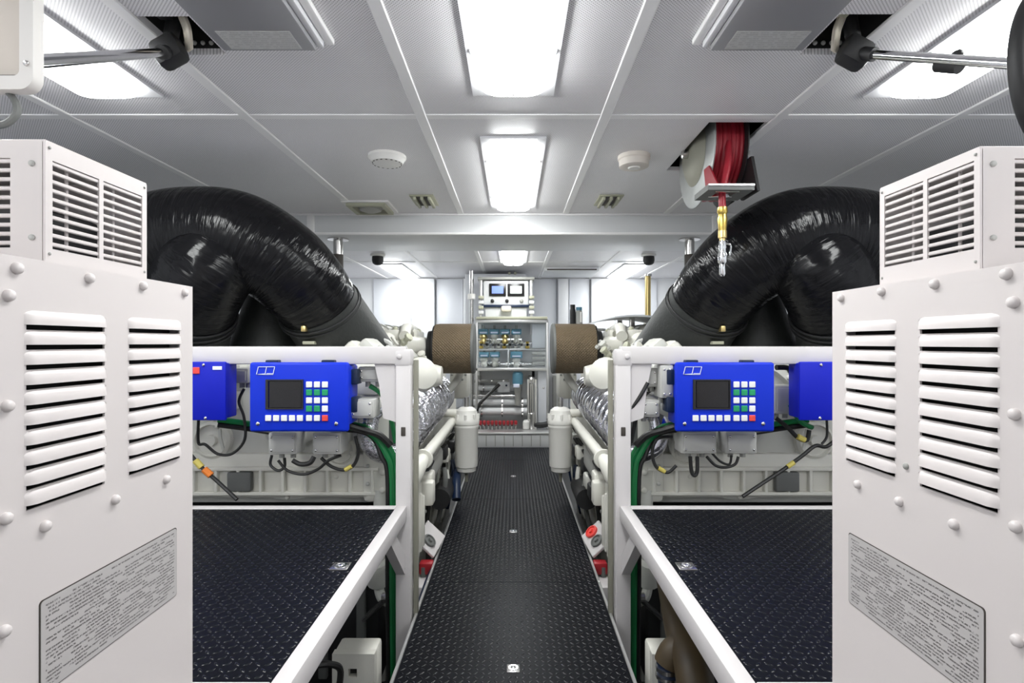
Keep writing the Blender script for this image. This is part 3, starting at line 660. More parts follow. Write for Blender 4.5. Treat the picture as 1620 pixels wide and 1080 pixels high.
# ------------------------------------------------------------------ engines
foil_me = None
for s in (-1, 1):
    t = thing('marine_engine', (s*1.1, 3.9, -.55), 'white marine diesel engine '+SIDE[s], 'engine', 'marine engines')
    b = B(); b.rbox((s*.56, 2.62, -.30), (s*1.72, 5.35, .62), .02); b.rbox((s*.66, 2.62, .60), (s*1.60, 5.35, .98), .04); b.build('crankcase', 'engine_white', t)
    B().rbox((s*.62, 2.64, -.55), (s*.78, 5.30, -.28), .01).build('bed_rail', 'engine_grey', t)
    B().rbox((s*1.48, 2.64, -.55), (s*1.64, 5.30, -.28), .01).build('bed_rail', 'engine_grey', t)
    eh = B(); eh.rbox((s*.53, 2.50, .36), (s*1.72, 2.62, 1.0), .02); eh.build('end_housing', 'engine_grey', t)
    B().rbox((s*.60, 2.45, .40), (s*1.70, 2.52, .60), .012).build('end_ledge', 'engine_white', t)
    for z in (.425, .535): B().rbox((s*.60, 2.425, z-.008), (s*1.70, 2.455, z+.008), .003, 1).build('rib', 'engine_white', t)
    rm = B().rbox((-.007, -.015, -.055), (.007, .015, .055), .003, 1).mesh('rib', 'engine_white')
    for k in range(11): link('rib', rm, t, (s*(.63+k*.1), 2.44, .48))
    B().rbox((s*1.17, 2.418, .437), (s*1.275, 2.45, .523), .006).build('end_cover', 'rubber_grey', t)
    B().lathe([(.33, 0), (.33, .04), (.30, .05), (.29, .02), (.12, .02), (.10, .06), (0, .06)], (s*1.02, 2.50, .72), (0, -1, 0), 40).build('flywheel_housing', 'engine_grey', t)
    for k in range(16):
        a = 2*PI*k/16; bolt((s*1.02+.315*math.cos(a), 2.455, .72+.315*math.sin(a)), t, '-y', .011, .010, 'engine_white')
    B().rbox((s*.60, 2.44, -.45), (s*1.66, 2.615, .355), .03).build('shade_block', 'rubber_black', t)  # black box added to darken the engine end below the platform
    for k in range(6): B().rbox((s*(.66+.17*k), 2.42, -.40), (s*(.70+.17*k), 2.45, .30), .006).build('shade_block_rib', 'rubber_grey', t)  # ribs on the added dark box
    # column casting beside the post
    b = B(); b.rbox((s*.55, 2.43, .38), (s*.68, 2.52, .80), .03); b.build('corner_casting', 'engine_white', t)
    for z in (.44, .52, .60, .68): bolt((s*.585, 2.43, z), t, '-y', .014, .012, 'engine_white'); bolt((s*.65, 2.43, z+.03), t, '-y', .009, .010, 'module_grey')
    for (a, z, r, m) in ((.78, .62, .07, 'engine_white'), (1.36, .66, .085, 'engine_white'), (1.30, .92, .05, 'module_grey'), (.92, .91, .05, 'module_grey')):
        B().lathe([(r, 0), (r, .05), (r*.85, .06), (r*.8, .045), (r*.3, .045), (r*.28, .065), (0, .065)], (s*a, 2.50, z), (0, -1, 0), 24).build('round_boss', m, t)
    for (a0, a1, z0, z1, y0, m) in ((1.33, 1.42, .90, .99, 2.36, 'module_grey'), (1.24, 1.33, .80, .88, 2.40, 'engine_white'), (.60, .70, .87, .97, 2.40, 'engine_white')):
        B().rbox((s*a0, y0, z0), (s*a1, 2.52, z1), .01).build('bracket_block', m, t)
    # sloped cylinder heads, inner bank
    hd = B().rbox((-.13, -.135, -.10), (.13, .135, .10), .025, 2, Matrix.Rotation(s*-.75, 3, 'Y')).mesh('cylinder_head', 'engine_white')
    cv = B().rbox((-.09, -.11, -.03), (.09, .11, .03), .02, 2, Matrix.Rotation(s*-.75, 3, 'Y')).mesh('valve_cover', 'engine_grey')
    n1 = Vector((-math.sin(.75)*s, 0, math.cos(.75)))
    for k in range(8):
        y = 2.86+k*.325; c = Vector((s*.79, y, .96))
        h_ = link('cylinder_head', hd, t, c); link('valve_cover', cv, h_, n1*.12)
        for dy in (-.09, .09):
            bp = n1*.155+Vector((0, dy, 0)); link('bolt', dome(.012, .014, 'module_grey'), h_, bp, (0, -s*.75, 0))
        B().tube([c+n1*.1+Vector((0, .14, 0)), c+n1*.2+Vector((s*.05, .16, 0)), c+Vector((s*.3, .16, .22))], .016, 8).build('fuel_line', 'engine_white' if k % 2 else 'module_grey', t)
    B().cyl((s*1.13, 3.45, 1.12), (s*1.13, 5.35, 1.12), .13, 20).build('charge_air_pipe', 'engine_white', t)
    for k in range(6): B().lathe([(.142, -.02), (.142, .02)], (s*1.13, 3.55+.32*k, 1.12), (0, 1, 0), 20).build('pipe_flange', 'engine_grey', t)
    # foil-wrapped corrugated sleeves on the shoulder
    B().cyl((s*.555, 2.44, .705), (s*.60, 4.3, .705), .088, 24).build('foil_core', 'rubber_grey', t)
    for k in range(12):
        y = 2.46+k*.155; xx = s*(.555+.045*(y-2.44)/1.86); tilt = Vector((s*.35, 1, -.25)).normalized(); u = tilt.cross(Vector((0, 0, 1))).normalized(); w = tilt.cross(u)
        pts = [Vector((xx, y, .705))+(u*math.cos(2*PI*q/20)+w*math.sin(2*PI*q/20))*.105*random.uniform(.975, 1.025) for q in range(20)]; pts.append(pts[0])
        B().tube(pts, .047, 12, 2, wob=.05 if s < 0 else .02).build('foil_band', 'foil' if s < 0 else 'foil_smooth', t, ang=70)
    # coolant rail with elbow and flange
    r0 = Vector((s*.425, 2.50, .553)); B().cyl(r0, (s*.425, 4.0, .553), .028, 18).build('coolant_rail', 'engine_white', t)
    B().tube([r0+Vector((0, .02, 0)), r0+Vector((s*.005, -.05, -.01)), r0+Vector((s*.03, -.08, -.06)), r0+Vector((s*.09, -.06, -.10))], [.032, .04, .042, .04], 18, 6).build('rail_elbow', 'engine_white', t)
    B().lathe([(.045, -.01), (.048, 0), (.045, .012)], r0+Vector((0, .06, 0)), (0, 1, 0), 20).build('rail_flange', 'engine_white', t)
    for k in range(4):
        y = 2.75+k*.34; B().tube([(s*.43, y, .53), (s*.47, y, .46), (s*.55, y, .44)], .02, 10).build('rail_branch', 'engine_grey', t)
    # crankcase doors and side clutter
    dm = B().rbox((-.02, -.125, -.15), (.02, .125, .15), .012).mesh('crankcase_door', 'engine_white')
    for k in range(8):
        y = 2.80+k*.325; d_ = link('crankcase_door', dm, t, (s*.548, y, .22))
        for dy in (-.1, .1):
            for dz in (-.12, .12): bolt((-s*.02, dy, dz), d_, '-x' if s > 0 else '+x', .012, .014, 'module_grey')
        B().tube([(s*.54, y+.16, .42), (s*.50, y+.15, .30), (s*.515, y+.17, .1), (s*.54, y+.16, -.1)], .014, 8).build('oil_pipe', 'cable_black' if k % 2 else 'engine_grey', t)
    b = B().rbox((s*.455, 2.42, .20), (s*.56, 2.72, .42), .02).build('side_casting', 'engine_white', t)
    for k in range(4): B().rbox((s*.436, 2.44+.075*k, .10), (s*.46, 2.466+.075*k, .44-.03*k), .008).build('casting_rib', 'engine_white', t)
    B().rbox((s*.40, 2.72, .28), (s*.47, 2.80, .40), .015).build('bracket_arm', 'engine_white', t)
    for k in range(9):
        y = 2.85+.21*k; rr = random.Random(k*3+s)
        c = Vector((s*(.475+rr.uniform(-.02, .03)), y, .30+rr.uniform(-.06, .10)))
        B().rbox(c-Vector((.045, .06, .035)), c+Vector((.045, .06, .05)), .014).build('sensor_block', ('engine_white', 'rubber_black', 'engine_grey', 'rubber_black')[k % 4], t)
        B().tube([c+Vector((0, 0, .04)), c+Vector((-s*.03, .06, .09)), c+Vector((s*.02, .12, .03)), c+Vector((s*.04, .15, -.12))], .010, 8).build('sensor_lead', 'cable_black', t)
        if k > 2: B().tube([c+Vector((-s*.02, .03, -.1)), c+Vector((-s*.03, .0, -.2)), c+Vector((s*.02, .04, -.45))], .016, 8).build('bilge_pipe', ('rubber_grey', 'engine_grey', 'blue_dark')[k % 3], t)
    B().rbox((s*.43, 2.95, .34), (s*.55, 3.35, .47), .03).build('pump_body', 'casting_grey', t)
    B().cyl((s*.46, 3.40, .12), (s*.46, 3.75, .12), .065, 18).build('starter_motor', 'rubber_black', t)
    # turbo / intake group in front of the air filter
    B().lathe([(.04, -.11), (.09, -.09), (.11, -.03), (.11, .04), (.08, .09), (.04, .12)], (s*.62, 3.55, .885), (0, 1, 0), 24).build('turbo_housing', 'engine_white', t)
    B().lathe([(.06, -.02), (.075, .0), (.06, .05)], (s*.515, 3.55, .885), (-s, 0, 0), 20).build('turbo_flange', 'engine_white', t)
    B().tube([(s*.80, 3.30, 1.10), (s*.75, 3.42, 1.10), (s*.72, 3.65, 1.08), (s*.66, 3.9, 1.06)], [.06, .07, .075, .08], 20, 6).build('intake_pipe', 'engine_white', t)
    B().tube([(s*.66, 3.3, 1.14), (s*.68, 3.45, 1.19), (s*.74, 3.9, 1.20), (s*.80, 4.6, 1.18)], .035, 12).build('vent_pipe', 'engine_white', t)
    for k in range(5):
        p = Vector((s*(.75-.012*k), 3.38+.14*k, 1.145+.012*(k % 2)))
        B().rbox(p-Vector((.05, .05, .03)), p+Vector((.05, .05, .035)), .012).build('pipe_clamp', ('engine_white', 'module_grey', 'olive_seal')[k % 3], t)
        bolt(p+Vector((-s*.02, -.02, .035)), t, '+z', .016, .02, 'module_grey' if k % 2 else 'vent_olive')
    rg = random.Random(11+s)
    for k in range(16):
        y = 2.98+.085*k; c = Vector((s*(.66+rg.uniform(-.08, .10)), y, 1.02+rg.uniform(-.05, .10)))
        mt = ('engine_white', 'module_grey', 'vent_olive', 'engine_grey')[k % 4]
        ax = Vector((rg.uniform(-1, 1), rg.uniform(-.6, .2), rg.uniform(.2, 1)))
        B().lathe([(.020, -.03), (.024, -.01), (.016, 0), (.016, .02), (.026, .024), (.026, .04), (.012, .045)], c, ax, 8).build('pipe_fitting', mt, t)
        B().tube([c, c+Vector((s*.05, .05, -.03)), c+Vector((s*.10, .10, .02))], .010, 8).build('small_pipe', ('engine_white', 'steel')[k % 2], t)
    B().rbox((s*.375, 4.45, .64), (s*.52, 4.75, .86), .02).build('cooler_block', 'engine_white', t)
    B().cyl((s*.40, 4.6, .90), (s*.70, 4.6, .90), .05, 18).build('cooler_pipe', 'engine_white', t)
    B().lathe([(.065, -.012), (.065, .012)], (s*.42, 4.6, .90), (s, 0, 0), 18).build('pipe_flange', 'engine_grey', t)
    B().tube([(s*.44, 4.5, .86), (s*.40, 4.2, .90), (s*.42, 4.05, .82), (s*.50, 4.0, .72)], .028, 12).build('coolant_hose', 'engine_grey', t)
    for k in range(5): bolt((s*(.39+.028*k), 4.45, .84-.04*(k % 2)), t, '-y', .010, .012, 'casting_grey')
    # second white round cover nearer the post
    B().lathe([(.03, -.09), (.08, -.07), (.10, 0), (.08, .06), (.03, .08)], (s*.52, 3.05, .92), (-s*.5, -1, .1), 22).build('round_cover', 'engine_white', t)
    B().rbox((s*.53, 3.08, .80), (s*.64, 3.2, .96), .015).build('cover_bracket', 'engine_white', t)
    # mounting foot under the platform
    f = thing('engine_foot', (s*.56, 1.95, -.55), 'white painted engine mounting foot with bolt hole under platform '+SIDE[s], 'mounting foot', 'engine mounting feet')
    z1 = .035
    B().holed(.475, .62, -.20, z1, [(.535, .565, -.045, -.015)], lambda u, v_, d: (s*u, 1.86+d, v_), .03).build('face_plate', 'engine_white', f, smooth=False)
    b = B(); b.rbox((s*.475, 1.89, -.55), (s*.62, 1.97, z1), .01); b.build('body', 'engine_white', f)
    B().rbox((s*.535, 1.884, -.05), (s*.565, 1.8895, -.01), .001, 1).build('hole_back', 'void_black', f)

    # air filter
    cz, cy = 1.058, 3.9
    a = thing('air_filter', (s*.42, cy, cz-.18), 'brown cylindrical mesh air filter with black ends beside valve rack '+SIDE[s], 'air filter', 'brown air filters')
    x_in, x_out = (.283, .555) if s < 0 else (.283, .578)
    B().lathe([(.17, 0), (.176, .006), (.178, .03), (.178, x_out-x_in-.03), (.174, x_out-x_in)], (s*x_in, cy, cz), (s, 0, 0), 48).build('mesh_body', 'filter_media', a)
    B().lathe([(.12, -.012), (.172, -.010), (.18, -.004), (.18, .012), (.172, .016)], (s*x_in, cy, cz), (s, 0, 0), 48).build('end_cap', 'rubber_grey', a)
    B().lathe([(.165, -.006), (.165, .012), (.13, .02), (.125, .05), (.10, .055)], (s*x_out, cy, cz), (s, 0, 0), 40).build('outlet_collar', 'rubber_black', a)
    # filter canister
    c = thing('filter_canister', (s*.327, 3.8, .2), 'white filter canister hanging beside the walkway '+SIDE[s], 'filter canister', 'white filter canisters')
    xc = s*(.327 if s < 0 else .33)
    B().lathe([(.05, 0), (.066, .008), (.068, .035), (.076, .04), (.078, .06), (.082, .30), (.086, .31), (.088, .325), (.084, .335)], (xc, 3.8, .2), (0, 0, 1), 30).build('bowl', 'canister_white', c)
    B().lathe([(.09, .335), (.092, .35), (.088, .37), (.08, .385), (.07, .43), (.045, .45), (0, .455)], (xc, 3.8, .2), (0, 0, 1), 26).build('head', 'canister_white', c)
    for k in range(8):
        an = 2*PI*k/8; p = Vector((xc+.082*math.cos(an), 3.8+.082*math.sin(an), .2+.37)); B().cyl(p, p+Vector((0, 0, .035)), .010, 8).build('bolt', 'canister_white', c)
    B().cyl((xc, 3.8, .65), (xc, 3.8, .72), .018, 12).build('bleed_valve', 'steel', c)
    B().tube([(xc, 3.8, .60), (xc+s*.10, 3.8, .61), (s*.56, 3.82, .60)], .028, 12).build('feed_pipe', 'engine_white', c)
    B().cyl((xc, 3.8, .2), (xc, 3.8, .13), .012, 10).build('drain', 'olive_seal', c)
    # valve station low between engine and walkway
    vst = thing('valve_station', (s*.44, 2.92, 0), 'slanted white plate with '+('red and black round knobs' if s > 0 else 'one black round knob')+' low beside walkway', 'valve plate', 'valve plates')
    M = Matrix.Rotation(s*-.75, 3, 'Y') @ Matrix.Rotation(.25, 3, 'X')
    c0 = Vector((s*.437, 2.86, .07))
    bb = B(); bb.rbox(c0-Vector((.065, .10, .008)), c0+Vector((.065, .10, .008)), .003, 1, M); bb.build('plate', 'frame_white', vst)
    nrm = M @ Vector((0, 0, 1))
    for k, (dy, m) in enumerate(((.055, 'button_red' if s > 0 else 'casting_grey'), (-.035, 'rubber_grey'))):
        if s < 0 and k == 0: continue
        p = c0+M@Vector((0, dy, .008)); B().lathe([(.036, 0), (.036, .012), (.028, .014), (.026, .008), (.012, .008), (.010, .018), (0, .018)], p, nrm, 22).build('knob', m, vst)
    B().rbox(c0+Vector((-.035, -.15, -.13)), c0+Vector((.035, -.09, -.07)), .01, 2).build('valve_body', 'red', vst)
    B().rbox((s*.42, 2.60, -.16), (s*.50, 2.80, -.07), .006).build('base_bracket', 'frame_white', vst)
    B().cyl((s*.45, 2.72, -.55), (s*.45, 2.72, -.02), .014, 10).build('stem', 'rubber_grey', vst)
    B().cyl((s*.45, 2.88, -.55), (s*.45, 2.88, .03), .014, 10).build('stem', 'rubber_grey', vst)

# ------------------------------------------------------------------ blue control panels
def blue_panel(x0, label, s):
    YFc = 2.10
    def pt(x, y, d=0): return P(x, y, YFc)+Vector((0, d, 0))
    a, b_ = pt(x0, 683), pt(x0+157, 573)
    t = thing('control_unit', ((a.x+b_.x)/2, YFc, a.z), label, 'control panel', 'blue engine control panels')
    B().rbox((a.x, YFc, a.z), (b_.x, YFc+.025, b_.z), .010, 3).build('face', 'panel_blue', t)
    B().rbox((a.x+.01, YFc+.02, a.z+.02), (b_.x-.004, YFc+.15, min(b_.z-.001, 1.012)), .012, 2).build('housing', 'panel_blue', t)
    sc = B().rbox((pt(x0+32, 0).x, YFc-.004, pt(0, 645).z), (pt(x0+84, 0).x, YFc+.004, pt(0, 602).z), .002, 1).build('screen', 'screen_off', t)
    bz = B(); u0, u1, v0, v1 = pt(x0+27, 0).x, pt(x0+86, 0).x, pt(0, 647).z, pt(0, 600).z
    bz.holed(u0, u1, v0, v1, [(u0+.010, u1-.004, v0+.005, v1-.005)], lambda u, v, d: (u, YFc-.006+d, v), .007); bz.build('bezel', 'rubber_black', sc, smooth=False)
    me = {k: B().rbox((-.0115, -.004, -.0115), (.0115, .003, .0115), .002, 1).mesh('button', k) for k in ('button_white', 'button_green', 'button_red')}
    back = B()
    def btn(x, y, m):
        p = pt(x0+x, y); link('button', me[m], t, (p.x, YFc-.003, p.z))
    W, G, R_ = 'button_white', 'button_green', 'button_red'
    for y, ms in ((608, (W, W, W)), (620.5, (G, G, G)), (633, (W, W, W)), (646, (G, G, W)), (661, (W, W, R_))):
        for x, m in zip((95.5, 108, 120.5), ms): btn(x, y, m)
    for x in (31, 43.5, 56, 68.5, 81): btn(x, 661, W)
    for (q0, q1, r0, r1) in ((89, 127, 602, 652), (25, 88, 655, 667), (89, 127, 655, 667)):
        B().rbox((pt(x0+q0, 0).x, YFc-.0012, pt(0, r1).z), (pt(x0+q1, 0).x, YFc+.002, pt(0, r0).z), .0008, 1).build('key_field', 'panel_blue', t)
    # emblem: slanted outlined badge in two halves
    def lg(x, y): p = pt(x0+x, y); p.y = YFc-.0015; return p
    L = B(); w = .0022
    for A, C in (((12, 592), (15, 580)), ((15, 580), (41, 580)), ((41, 580), (38, 592)), ((38, 592), (12, 592)), ((25.5, 592), (28, 580)), ((12, 592), (25.5, 591)), ((28, 590.6), (38.4, 590.6))):
        L.bar(lg(*A), lg(*C), .002, w if A != C else w, up=(0, 1, 0))
    L.build('emblem', 'logo_white', t)
    for x in (14, 138): p = pt(x0+x, 670); bolt((p.x, YFc, p.z), t, '-y', .008, .005, 'steel', 'screw')
    # top hinges and mounting stand-offs to the beam
    for x in (30, 120):
        p = pt(x0+x, 571); B().rbox((p.x-.025, YFc+.03, b_.z-.004), (p.x+.025, YFc+.07, b_.z+.008), .003, 1).build('hinge', 'blue_dark', t)
    sx = b_.x if s < 0 else a.x
    for z in (b_.z-.06, b_.z-.17):
        B().rbox((sx-.02, YFc+.05, z-.03), (sx+.02, YFc+.12, z+.03), .005).build('side_connector', 'blue_dark', t)
    for x in (a.x+.04, b_.x-.04): B().rbox((x-.02, YFc+.14, a.z+.03), (x+.02, 2.44, a.z+.07), .004).build('mount_bracket', 'module_grey', t)
    return t
blue_panel(394, 'bright blue control panel with dark screen and keys '+SIDE[-1], -1)
blue_panel(1069, 'bright blue control panel with dark screen and keys '+SIDE[1], 1)
for s in (-1, 1):
    if s < 0: x0, x1 = -1.46, P(357, 0, 2.12).x
    else: x0, x1 = P(1265, 0, 2.12).x, 1.46
    z0, z1 = zp(665, 2.12), zp(572, 2.12)
    t = thing('blue_box', ((x0+x1)/2, 2.12, z0), 'plain dark blue box half hidden by cabinet '+SIDE[s], 'control box', 'plain blue boxes')
    B().rbox((x0, 2.12, z0), (x1, 2.135, z1), .006).build('lid', 'box_blue', t); B().rbox((x0+.006, 2.13, z0+.006), (x1-.006, 2.22, z1-.006), .006).build('body', 'box_blue', t)
    if s < 0:
        p = P(311, 586, 2.12); B().rbox((p.x-.013, 2.115, p.z-.013), (p.x+.013, 2.121, p.z+.013), .002, 1).build('red_badge', 'button_red', t)
        p = P(344, 582, 2.12); B().rbox((p.x-.018, 2.117, p.z-.007), (p.x+.018, 2.121, p.z+.007), .001, 1).build('white_label', 'logo_white', t)
    for (x, y) in (((322, 577), (325, 661)) if s < 0 else ((1299, 577), (1297, 661))):
        p = P(x, y, 2.12); bolt((p.x, 2.12, p.z), t, '-y', .006, .004, 'steel', 'screw')
    for z in (z0+.05, z1-.05): B().rbox(((x0+x1)/2-.03, 2.21, z-.02), ((x0+x1)/2+.03, 2.51, z+.02), .004).build('mount_bracket', 'module_grey', t)

# ------------------------------------------------------------------ grey modules and wiring around the panels
def module(x0, x1, y0, y1, Y, d, label, lugs=True, m='module_grey'):
    a, b = P(x0, y1, Y), P(x1, y0, Y)
    t = thing('connector_box', ((a.x+b.x)/2, Y, a.z), label, 'connector box', 'grey connector boxes')
    B().rbox((a.x, Y, a.z), (b.x, Y+d, b.z), .008).build('body', m, t)
    B().rbox((a.x+.008, Y-.006, a.z+.01), (b.x-.008, Y+.004, b.z-.01), .004).build('lid', m, t)
    if lugs:
        for x in (a.x+.016, b.x-.016):
            for z in (a.z+.018, b.z-.018): bolt((x, Y-.005, z), t, '-y', .005, .004, 'steel', 'screw')
    B().rbox((a.x+.02, Y+d-.01, a.z+.02), (b.x-.02, 2.52, b.z-.02), .004).build('mount_bracket', 'engine_grey', t)
    for k in range(2):
        x = a.x+(b.x-a.x)*(.3+.4*k); B().cyl((x, Y+d/2, a.z+.003), (x, Y+d/2, a.z-.022), .011, 12).build('cable_gland', 'casting_grey', t)
lr = lambda s, t_: t_+' '+SIDE[s]
module(424, 470, 684, 719, 2.22, .10, lr(-1, 'grey connector box under control panel, near small blue box,'))
module(494, 540, 684, 719, 2.22, .10, lr(-1, 'grey connector box under blue control panel, near the post,'))
module(566, 606, 580, 604, 2.20, .08, lr(-1, 'upper grey connector box between control panel and post'))
module(553, 592, 631, 662, 2.16, .10, lr(-1, 'lower grey connector box between control panel and post'))
module(366, 392, 582, 606, 2.26, .10, lr(-1, 'small grey connector block between the two blue boxes'), False)
module(1078, 1134, 683, 718, 2.22, .10, lr(1, 'grey connector box under blue control panel, near the post,'))
module(1148, 1198, 683, 718, 2.22, .10, lr(1, 'grey connector box under control panel, near small blue box,'))
module(1044, 1066, 577, 630, 2.16, .10, lr(1, 'tall grey connector box beside the control panel'))
module(1014, 1044, 632, 660, 2.18, .10, lr(1, 'lower grey connector box between control panel and post'))
module(1018, 1042, 582, 612, 2.20, .08, lr(1, 'upper grey connector box between control panel and post'))
module(1226, 1262, 610, 655, 2.26, .10, lr(1, 'grey connector block between the two blue boxes'), False, 'engine_grey')
def cable(pts, r, m, label, cat='cable', group=None, bands=(), parts=None):
    o = B().tube(pts, r, 8, 6).build('cable', m); tag(o, label, cat, group)
    for (p0, p1, rr, mm, nm) in bands: B().cyl(p0, p1, rr, 10).build(nm, mm, o)
    return o
Yc = 2.27
# green bundles dropping along the posts
for s in (-1, 1):
    def Q(x, y, Y=Yc):
        p = P(x, y, Y); return Vector((s*abs(p.x), p.y, p.z))
    # pixel paths are given for the side opposite the hose reel and reflected across the aisle
    xs = (628, 621, 613)
    for k in range(3):
        dz = (0, 4, 9)[k]; xx = xs[k]
        cable([Q(470, 668+dz, 2.30), Q(560, 672+dz, 2.29), Q(590, 684+dz, 2.28), Q(xx-10, 712+dz, 2.27), Q(xx, 755, 2.27), Q(xx, 900, 2.27), Q(xx+1, 1000, 2.27), Q(xx+3, 1180, 2.27)],
              (.013, .015, .010)[k], ('cable_green', 'cable_green', 'cable_black')[k],
              ('thick green cable closest to the frame post ', 'bright green cable dropping past the service platform ', 'thin black cable dropping beside the green cables ')[k]+SIDE[s], group='cables down the posts')
    cable([Q(585, 610, 2.24), Q(605, 625, 2.25), Q(617, 655, 2.26), Q(626, 700, 2.26)], .010, 'cable_green' if s < 0 else 'cable_black', ('green' if s < 0 else 'black')+' cable curving from upper connector box to the post '+SIDE[s])
    cable([Q(345, 664, 2.28), Q(380, 668, 2.30), Q(430, 676, 2.30)], .012, 'cable_green', 'short green cable running between small blue box and control panel '+SIDE[s])
    cable([Q(345, 672, 2.28), Q(385, 677, 2.30), Q(430, 684, 2.30)], .011, 'cable_black', 'short black cable below the green one between blue boxes '+SIDE[s])
    cable([Q(548, 672, 2.2), Q(575, 680, 2.22), Q(600, 688, 2.24), Q(618, 705, 2.25)], .014, 'cable_black', 'thick black cable leaving the control panel corner '+SIDE[s])
# loops, side opposite the reel
Pc = lambda *q: [P(x, y, Y) for x, y, Y in q]
cable(Pc((314, 664, 2.25), (314, 700, 2.27), (325, 703, 2.27), (345, 718, 2.28), (368, 717, 2.28), (387, 695, 2.28), (386, 660, 2.28), (378, 635, 2.28), (386, 615, 2.28)), .006, 'cable_black', 'thin black cable loop under small blue box opposite the hose reel')
cable(Pc((430, 720, 2.26), (428, 735, 2.26), (440, 744, 2.26), (450, 738, 2.27), (450, 724, 2.27)), .006, 'cable_black', 'small black cable loop under connector box opposite the hose reel')
cable(Pc((440, 728, 2.25), (455, 744, 2.25), (480, 750, 2.25), (503, 742, 2.25), (520, 728, 2.25), (540, 720, 2.26)), .006, 'cable_black', 'wide sagging black cable below connector boxes opposite the hose reel')
cable(Pc((463, 728, 2.23), (475, 734, 2.23), (490, 732, 2.23), (497, 722, 2.24)), .010, 'cable_black', 'thick short black cable between connector boxes opposite the hose reel')
cable(Pc((562, 690, 2.24), (567, 715, 2.25), (560, 735, 2.26), (545, 743, 2.26), (525, 738, 2.26), (508, 724, 2.26)), .007, 'cable_black', 'black cable loop with yellow end beside the post opposite the reel',
      bands=((P(546, 743, 2.255), P(556, 737, 2.255), .009, 'cable_yellow', 'yellow_sleeve'),))
cable(Pc((296, 712, 2.24), (318, 738, 2.24), (345, 762, 2.24), (375, 790, 2.22)), .008, 'cable_black', 'black cable with yellow and orange tags leading to the platform',
      bands=((P(309, 728, 2.238), P(319, 739, 2.238), .013, 'cable_yellow', 'yellow_tag'), (P(323, 742, 2.238), P(334, 752, 2.238), .014, 'orange', 'orange_tag')))
# loops, hose reel side
cable(Pc((1064, 690, 2.26), (1040, 694, 2.26), (1032, 715, 2.26), (1038, 738, 2.26), (1056, 747, 2.26), (1070, 736, 2.26)), .007, 'cable_black', 'round black cable loop with yellow end by post on reel side',
      bands=((P(1042, 740, 2.255), P(1052, 746, 2.255), .009, 'cable_yellow', 'yellow_sleeve'),))
cable(Pc((1092, 722, 2.24), (1094, 745, 2.24), (1099, 752, 2.24), (1103, 745, 2.24), (1103, 722, 2.24)), .008, 'cable_black', 'narrow hanging black cable loop under connector box on reel side')
cable(Pc((1118, 722, 2.24), (1132, 736, 2.24), (1148, 739, 2.24), (1163, 734, 2.24), (1168, 722, 2.24)), .006, 'cable_black', 'wide sagging black cable under connector boxes on reel side')
cable(Pc((1126, 716, 2.25), (1140, 730, 2.25), (1154, 734, 2.25), (1157, 720, 2.25)), .005, 'cable_black', 'thin black cable crossing the sagging one on reel side')
cable(Pc((1330, 688, 2.25), (1308, 706, 2.25), (1290, 705, 2.25), (1270, 720, 2.25), (1240, 742, 2.25), (1205, 765, 2.23), (1175, 785, 2.22)), .008, 'cable_black', 'long black cable slanting down across engine end on reel side',
      bands=((P(1246, 738, 2.245), P(1256, 731, 2.245), .010, 'cable_yellow', 'yellow_sleeve'),))
cable(Pc((1226, 660, 2.24), (1245, 675, 2.25), (1262, 692, 2.25), (1276, 696, 2.26), (1280, 680, 2.26)), .009, 'cable_black', 'black cable bundle with yellow tag by plain blue box',
      bands=((P(1262, 690, 2.24), P(1273, 696, 2.24), .012, 'cable_yellow', 'yellow_tag'),))
cable(Pc((1250, 640, 2.25), (1258, 655, 2.25), (1268, 668, 2.25), (1285, 676, 2.26)), .010, 'cable_green', 'green and white plug lead beside plain blue box')
cable(Pc((1228, 581, 2.24), (1246, 582, 2.25), (1254, 592, 2.26), (1264, 595, 2.26)), .011, 'cable_black', 'thick black lead entering plain blue box on reel side')
cable(Pc((1025, 605, 2.17), (1012, 628, 2.17), (997, 650, 2.18), (995, 672, 2.2), (996, 705, 2.24)), .008, 'cable_black', 'bent black conduit over the white gusset on reel side')
cable(Pc((1308, 664, 2.25), (1308, 690, 2.25), (1300, 702, 2.25)), .005, 'cable_black', 'thin black lead hanging from plain blue box on reel side')

# ------------------------------------------------------------------ under the platforms
for s in (-1, 1):
    def Q(x, y, Y):
        p = P(x, y, Y); return Vector((s*abs(p.x), p.y, p.z))
    o = B().cyl(Q(570, 985, 2.45), Q(612, 945, 2.3), .012, 10).build('tie_rod', 'steel'); tag(o, 'thin steel rod slanting under the platform '+SIDE[s], 'rod', 'tie rods')
    B().lathe([(.02, 0), (.02, .02)], Q(612, 945, 2.3), Vector((s, 0, 0)), 10).build('rod_end', 'steel', o)
    t = thing('valve_fitting', Q(600, 915, 2.38), 'cream valve fitting with hose tails under platform '+SIDE[s], 'valve', 'fittings under the platforms')
    c = Q(598, 905, 2.40)
    B().lathe([(.03, -.06), (.05, -.05), (.055, 0), (.04, .05), (.025, .06)], c, (0, -.3, 1), 18).build('body', 'engine_grey', t)
    B().tube([c+Vector((0, 0, -.05)), c+Vector((-s*.02, -.02, -.10)), c+Vector((-s*.06, -.03, -.12))], .022, 10).build('tail', 'engine_grey', t)
    B().cyl(c+Vector((0, 0, .05)), c+Vector((0, .05, .35)), .03, 12).build('riser', 'engine_grey', t)
